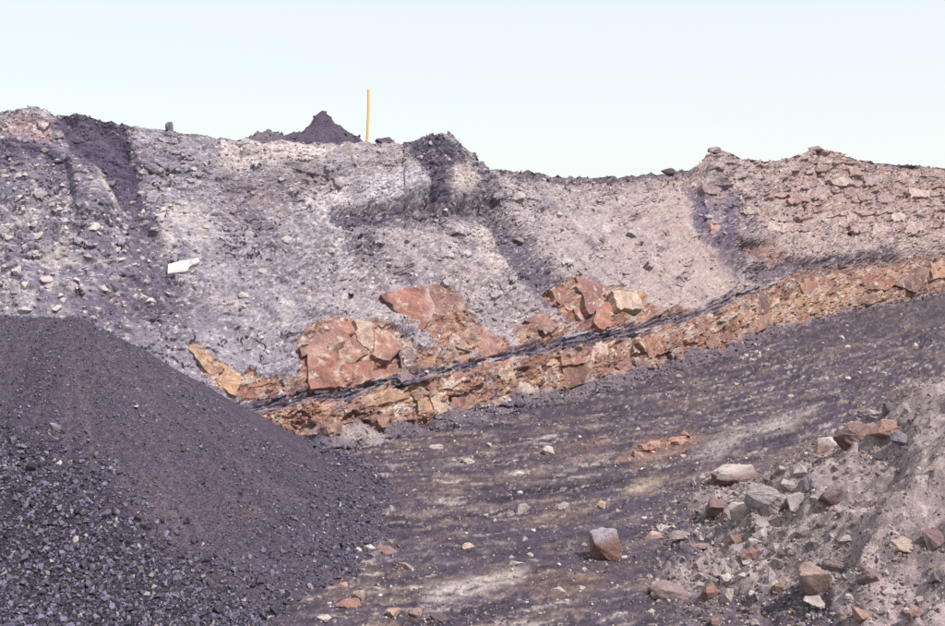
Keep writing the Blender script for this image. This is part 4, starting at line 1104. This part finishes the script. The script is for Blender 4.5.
tuft()


# =================================================================== ROCKS ON THE FLOOR AND SPOIL HEAP
def ground_rock(px, py, wpx, hpx, c, label, seed, cat='rock', name='boulder', rz=None, tilt=0.22, sink=0.42, group=None, depth=0.8, parent=None, **kw):
    """a rock seen at px, py (its middle), wpx by hpx in the photograph"""
    P = hit(px, py + hpx * 0.35); k = np.linalg.norm(P - np.array([0, 0, CAMZ])) / F0
    down = math.atan2(CAMZ - P[2], math.hypot(P[0], P[1]))
    dw = wpx * k; dd = dw * depth; hh = max((hpx * k - dd * math.sin(down) * 0.6) / math.cos(down) * (1 + sink), 0.35 * hpx * k)
    me = rock_mesh(name, (dw, dd, hh), c, seed, **kw)
    o = link(name, me, parent); o.location = (P[0], P[1] + dd * 0.1, P[2] + hh * (0.5 - sink))
    o.rotation_euler = (random.uniform(-tilt, tilt), random.uniform(-tilt, tilt), random.uniform(-0.4, 0.4) if rz is None else rz)
    tag(o, label, cat, group)
    if wpx > 9: FEET.append((P[0], P[1], dw))
    return o
FEET = []
ROCKS = [
    (735, 476, 52, 25, (138, 108, 104), 'large brown boulder with a whitish top at the spoil heap foot', dict(top=(206, 196, 190), topz=0.80, npts=22, depth=0.55, rz=0.15, sink=0.25)),
    (767, 496, 40, 30, (182, 174, 178), 'large pale grey flat boulder right of the brown whitish-topped one', dict(npts=20, depth=0.8)),
    (720, 507, 26, 16, (142, 106, 100), 'reddish brown wedge-shaped rock below the large brown boulder', dict(npts=10)),
    (741, 512, 20, 20, (206, 194, 180), 'cream angular rock in front of the pale grey boulder', dict(npts=10, blocky=0.3)),
    (728, 512, 12, 14, (196, 184, 172), 'small cream rock wedged between the reddish wedge and cream rock', dict(npts=9)),
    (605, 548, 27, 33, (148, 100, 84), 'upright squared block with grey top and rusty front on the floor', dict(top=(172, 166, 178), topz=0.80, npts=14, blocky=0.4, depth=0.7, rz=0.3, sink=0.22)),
    (797, 501, 16, 17, (190, 180, 178), 'pale rock just right of the large pale grey boulder', dict(npts=11)),
    (803, 469, 17, 12, (204, 194, 186), 'pale cream rock above the large pale grey boulder', dict(npts=10)),
    (783, 468, 13, 9, (200, 190, 184), 'small whitish rock right of the brown boulder', dict(npts=10)),
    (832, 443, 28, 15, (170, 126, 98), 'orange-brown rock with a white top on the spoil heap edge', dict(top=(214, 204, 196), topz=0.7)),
    (858, 434, 38, 24, (140, 104, 98), 'big reddish brown rock on the spoil heap edge', dict(npts=18)),
    (888, 428, 34, 16, (182, 134, 104), 'long orange-tan rock right of the big reddish brown one', dict(npts=14, depth=0.6)),
    (904, 437, 22, 11, (140, 134, 152), 'bluish grey slab behind the long orange-tan rock', dict(npts=12)),
    (904, 421, 9, 7, (214, 206, 200), 'small white chip on top of the spoil heap edge', dict(npts=9)),
    (875, 414, 18, 11, (186, 172, 164), 'light tan rock at the top of the spoil heap edge', dict(npts=11)),
    (892, 407, 16, 12, (120, 108, 122), 'dark grey rock leaning at the top of the spoil heap edge', dict(npts=11)),
    (822, 479, 34, 19, (160, 150, 158), 'broad grey lump below the orange-brown white-topped rock', dict(npts=18)),
    (832, 497, 20, 15, (116, 92, 98), 'dark maroon rock set in the grey spoil slope', dict(npts=11)),
    (752, 551, 25, 10, (160, 112, 96), 'flat red-brown rock on pale rubble at the heap foot', dict(npts=11, depth=0.6)),
    (749, 558, 15, 6, (216, 208, 202), 'white sliver under the flat red-brown rock', dict(npts=9)),
    (728, 572, 7, 17, (214, 206, 196), 'thin white upright chip near the flat red-brown rock', dict(npts=9)),
    (771, 575, 8, 16, (200, 192, 190), 'thin pale chip leaning right of the white upright chip', dict(npts=9)),
    (711, 590, 17, 14, (164, 110, 92), 'small rust-red round rock at the bottom of the photo', dict(npts=14)),
    (726, 594, 15, 16, (212, 200, 184), 'cream rock beside the small rust-red round one', dict(npts=12)),
    (672, 589, 46, 22, (158, 134, 128), 'broad tan-brown half-buried boulder near the bottom edge', dict(npts=20, depth=0.7, sink=0.4)),
    (816, 577, 34, 28, (178, 150, 132), 'tan wedge rock with a broken front on the spoil slope', dict(npts=12, blocky=0.2)),
    (837, 566, 26, 14, (142, 122, 124), 'brownish flat rock behind the tan wedge rock', dict(npts=12, depth=0.6)),
    (868, 574, 22, 16, (140, 116, 114), 'dull brown rock alone on the smooth spoil slope', dict(npts=13)),
    (906, 543, 22, 12, (204, 178, 156), 'peach-tan rock ledge near the right edge', dict(npts=11)),
    (937, 536, 22, 17, (136, 108, 106), 'dark red-brown rock at the right edge of the photo', dict(npts=13)),
    (936, 577, 14, 10, (110, 98, 108), 'dark flat chip near the lower right edge', dict(npts=10)),
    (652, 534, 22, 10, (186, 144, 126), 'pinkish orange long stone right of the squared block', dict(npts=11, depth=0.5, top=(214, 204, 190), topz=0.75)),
    (665, 526, 16, 7, (206, 202, 190), 'flat white stone behind the pinkish orange long stone', dict(npts=10)),
    (683, 534, 26, 8, (178, 162, 152), 'long tan stone right of the flat white stone', dict(npts=11, depth=0.4)),
    (697, 533, 8, 8, (168, 158, 158), 'small grey knob at the end of the long tan stone', dict(npts=11)),
    (698, 544, 26, 8, (160, 132, 132), 'flat pinkish grey stone below the long tan stone', dict(npts=11, depth=0.5)),
    (820, 601, 26, 10, (192, 180, 172), 'pale flat stone low on the spoil slope', dict(npts=12)),
    (863, 614, 20, 12, (176, 140, 116), 'orange-tan stone in dark gravel at the bottom edge', dict(npts=11)),
    (349, 602, 26, 11, (176, 116, 92), 'rust-orange long stone near the bottom of the floor', dict(npts=12, depth=0.6)),
    (359, 595, 12, 12, (186, 158, 144), 'round tan stone touching the rust-orange long stone', dict(npts=14)),
    (343, 584, 10, 7, (198, 150, 122), 'small orange stone above the rust-orange long stone', dict(npts=11)),
    (406, 565, 16, 9, (178, 142, 132), 'small pinkish tan stone in the lower middle floor', dict(npts=12)),
    (387, 550, 22, 8, (160, 116, 108), 'long reddish stone lying at the coal heap foot', dict(npts=12, depth=0.5)),
    (376, 553, 14, 7, (136, 124, 140), 'grey stone touching the long reddish stone', dict(npts=11)),
    (370, 546, 13, 5, (204, 198, 192), 'flat white stone behind the grey and reddish pair', dict(npts=10)),
    (324, 616, 14, 7, (206, 194, 180), 'cream stone at the bottom edge left of centre', dict(npts=10)),
    (518, 473, 15, 7, (222, 216, 206), 'bright white stone in the middle of the floor', dict(npts=11)),
    (549, 451, 13, 10, (210, 198, 176), 'cream squared stone above the bright white one', dict(npts=11, blocky=0.4)),
    (467, 460, 16, 7, (208, 200, 190), 'flat whitish stone near the sandstone foot', dict(npts=10)),
    (522, 507, 15, 12, (184, 176, 170), 'pale grey round stone below the bright white one', dict(npts=14)),
    (561, 505, 16, 8, (172, 162, 158), 'grey oval stone right of the pale grey round one', dict(npts=15)),
    (601, 504, 11, 9, (196, 172, 136), 'yellowish round stone above the squared block', dict(npts=14)),
    (436, 446, 14, 6, (200, 190, 178), 'pale flat stone at the foot of the face', dict(npts=10)),
    (468, 546, 13, 7, (206, 178, 150), 'small peach stone in the lower middle floor', dict(npts=11)),
    (517, 562, 13, 6, (214, 206, 196), 'flat white stone above the big pale streak', dict(npts=10)),
    (560, 588, 14, 5, (210, 202, 196), 'thin white stone right of the big pale streak', dict(npts=10)),
    (394, 612, 16, 10, (190, 156, 130), 'orange-tan stone left of the big pale streak', dict(npts=12)),
    (415, 611, 14, 11, (176, 146, 128), 'brownish tan stone touching the orange-tan one', dict(npts=12)),
    (440, 617, 20, 8, (92, 78, 90), 'dark flat stone at the bottom edge below the pale streak', dict(npts=11)),
    (55, 426, 10, 9, (136, 132, 146), 'bluish grey stone high on the coal heap', dict(npts=11)),
    (59, 462, 7, 5, (222, 216, 206), 'tiny white stone on the coal heap', dict(npts=9)),
]
for i, (px, py, w, h, c, lab, kw) in enumerate(ROCKS):
    if w > 18: kw = dict(kw, sub=3)
    c = tuple(0.78 * a + 0.22 * b for a, b in zip(c, (172, 156, 156)))
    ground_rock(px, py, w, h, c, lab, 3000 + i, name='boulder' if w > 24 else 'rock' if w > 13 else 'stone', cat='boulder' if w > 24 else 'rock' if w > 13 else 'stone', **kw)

# orange stones in the low pile in the middle of the floor
for i in range(16):
    px = random.uniform(634, 694); py = 452 - (px - 634) * 0.24 + random.uniform(-5, 4)
    w = random.uniform(6, 17)
    ground_rock(px, py, w, w * random.uniform(0.45, 0.65), random.choice([(204, 158, 128), (212, 168, 136), (190, 142, 120), (218, 184, 152), (180, 132, 116)]),
                'orange stone in the low orange pile in the middle of the floor', 3300 + i, name='stone', cat='stone', group='orange pile stones on the floor', sub=1, npts=11)
for i in range(22):
    px = random.uniform(736, 768); py = 344 + random.uniform(0, 18) - (px - 736) * 0.1
    w = random.uniform(3, 6.5)
    ground_rock(px, py, w, w * 0.8, random.choice([(216, 204, 186), (206, 184, 162), (198, 168, 146), (222, 216, 208)]),
                'cream pebble in the small pale spill at the foot of the right-hand face', 3400 + i, name='pebble', cat='pebble', group='cream pebbles spilt at the face foot', sub=0, npts=10)
cnt = 0
while cnt < 70:
    px, py = random.uniform(260, 940), random.uniform(320, 620)
    if py < lines(TOE, px) + 6: continue
    P = hit(px, py)
    if z_coal(P[0], P[1]) > 0.1 or P[2] > 0.45: continue
    w = random.uniform(3.2, 7.5)
    ground_rock(px, py, w, w * random.uniform(0.5, 0.8), random.choice([(214, 206, 198), (202, 192, 182), (222, 216, 210), (196, 176, 158)]),
                'small pale stone scattered singly on the dark pit floor', 3500 + cnt, name='pebble', cat='pebble', group='small pale stones on the pit floor', sub=0, npts=10)
    cnt += 1
cnt = 0
while cnt < 130:
    px, py = random.uniform(570, 944), random.uniform(400, 622)
    P = hit(px, py)
    if P[2] < 0.25 or z_spoil(P[0], P[1]) < z_floor(P[0], P[1]): continue
    edge = 1 if spoil_r(P[0], P[1]) > 7.4 else 0.14
    if random.random() > edge: continue
    w = random.choice([random.uniform(4, 8), random.uniform(4, 8), random.uniform(6, 15)])
    ground_rock(px, py, w, w * random.uniform(0.55, 0.85), random.choice([(168, 154, 156), (186, 174, 168), (150, 132, 134), (202, 192, 184), (166, 130, 114), (120, 106, 118), (176, 164, 168)]),
                None, 3700 + cnt, name='stone', cat=None, parent=spoil, sub=1 if w > 8 else 0, npts=12)
    cnt += 1

# crumbs of rock and grit banked against the feet of the larger rocks
rf = np.random.default_rng(55); fx_, fy_, fs_ = [], [], []
for (x0, y0, dw) in FEET:
    n = int(14 + 26 * min(dw, 1.0)); a = rf.uniform(0, 2 * math.pi, n); rr = dw * (0.42 + np.abs(rf.normal(0, 0.22, n)))
    fx_.append(x0 + rr * np.cos(a)); fy_.append(y0 + dw * 0.1 + rr * 0.8 * np.sin(a)); fs_.append(np.clip(rf.lognormal(0, 0.5, n), 0.4, 2.6) * (0.012 + 0.03 * dw))
fx_, fy_, fs_ = map(np.concatenate, (fx_, fy_, fs_))
crumbs = link('rock_crumbs', scatter_mesh('rock_crumbs', np.stack([fx_, fy_, z_ground(fx_, fy_) + fs_ * 0.2], -1), fs_, ramp_cols(len(fx_), STONEPAL, rf), M_STONE, rf))
tag(crumbs, 'small angular crumbs of stone lying round the feet of the rocks', 'grit', kind='stuff')
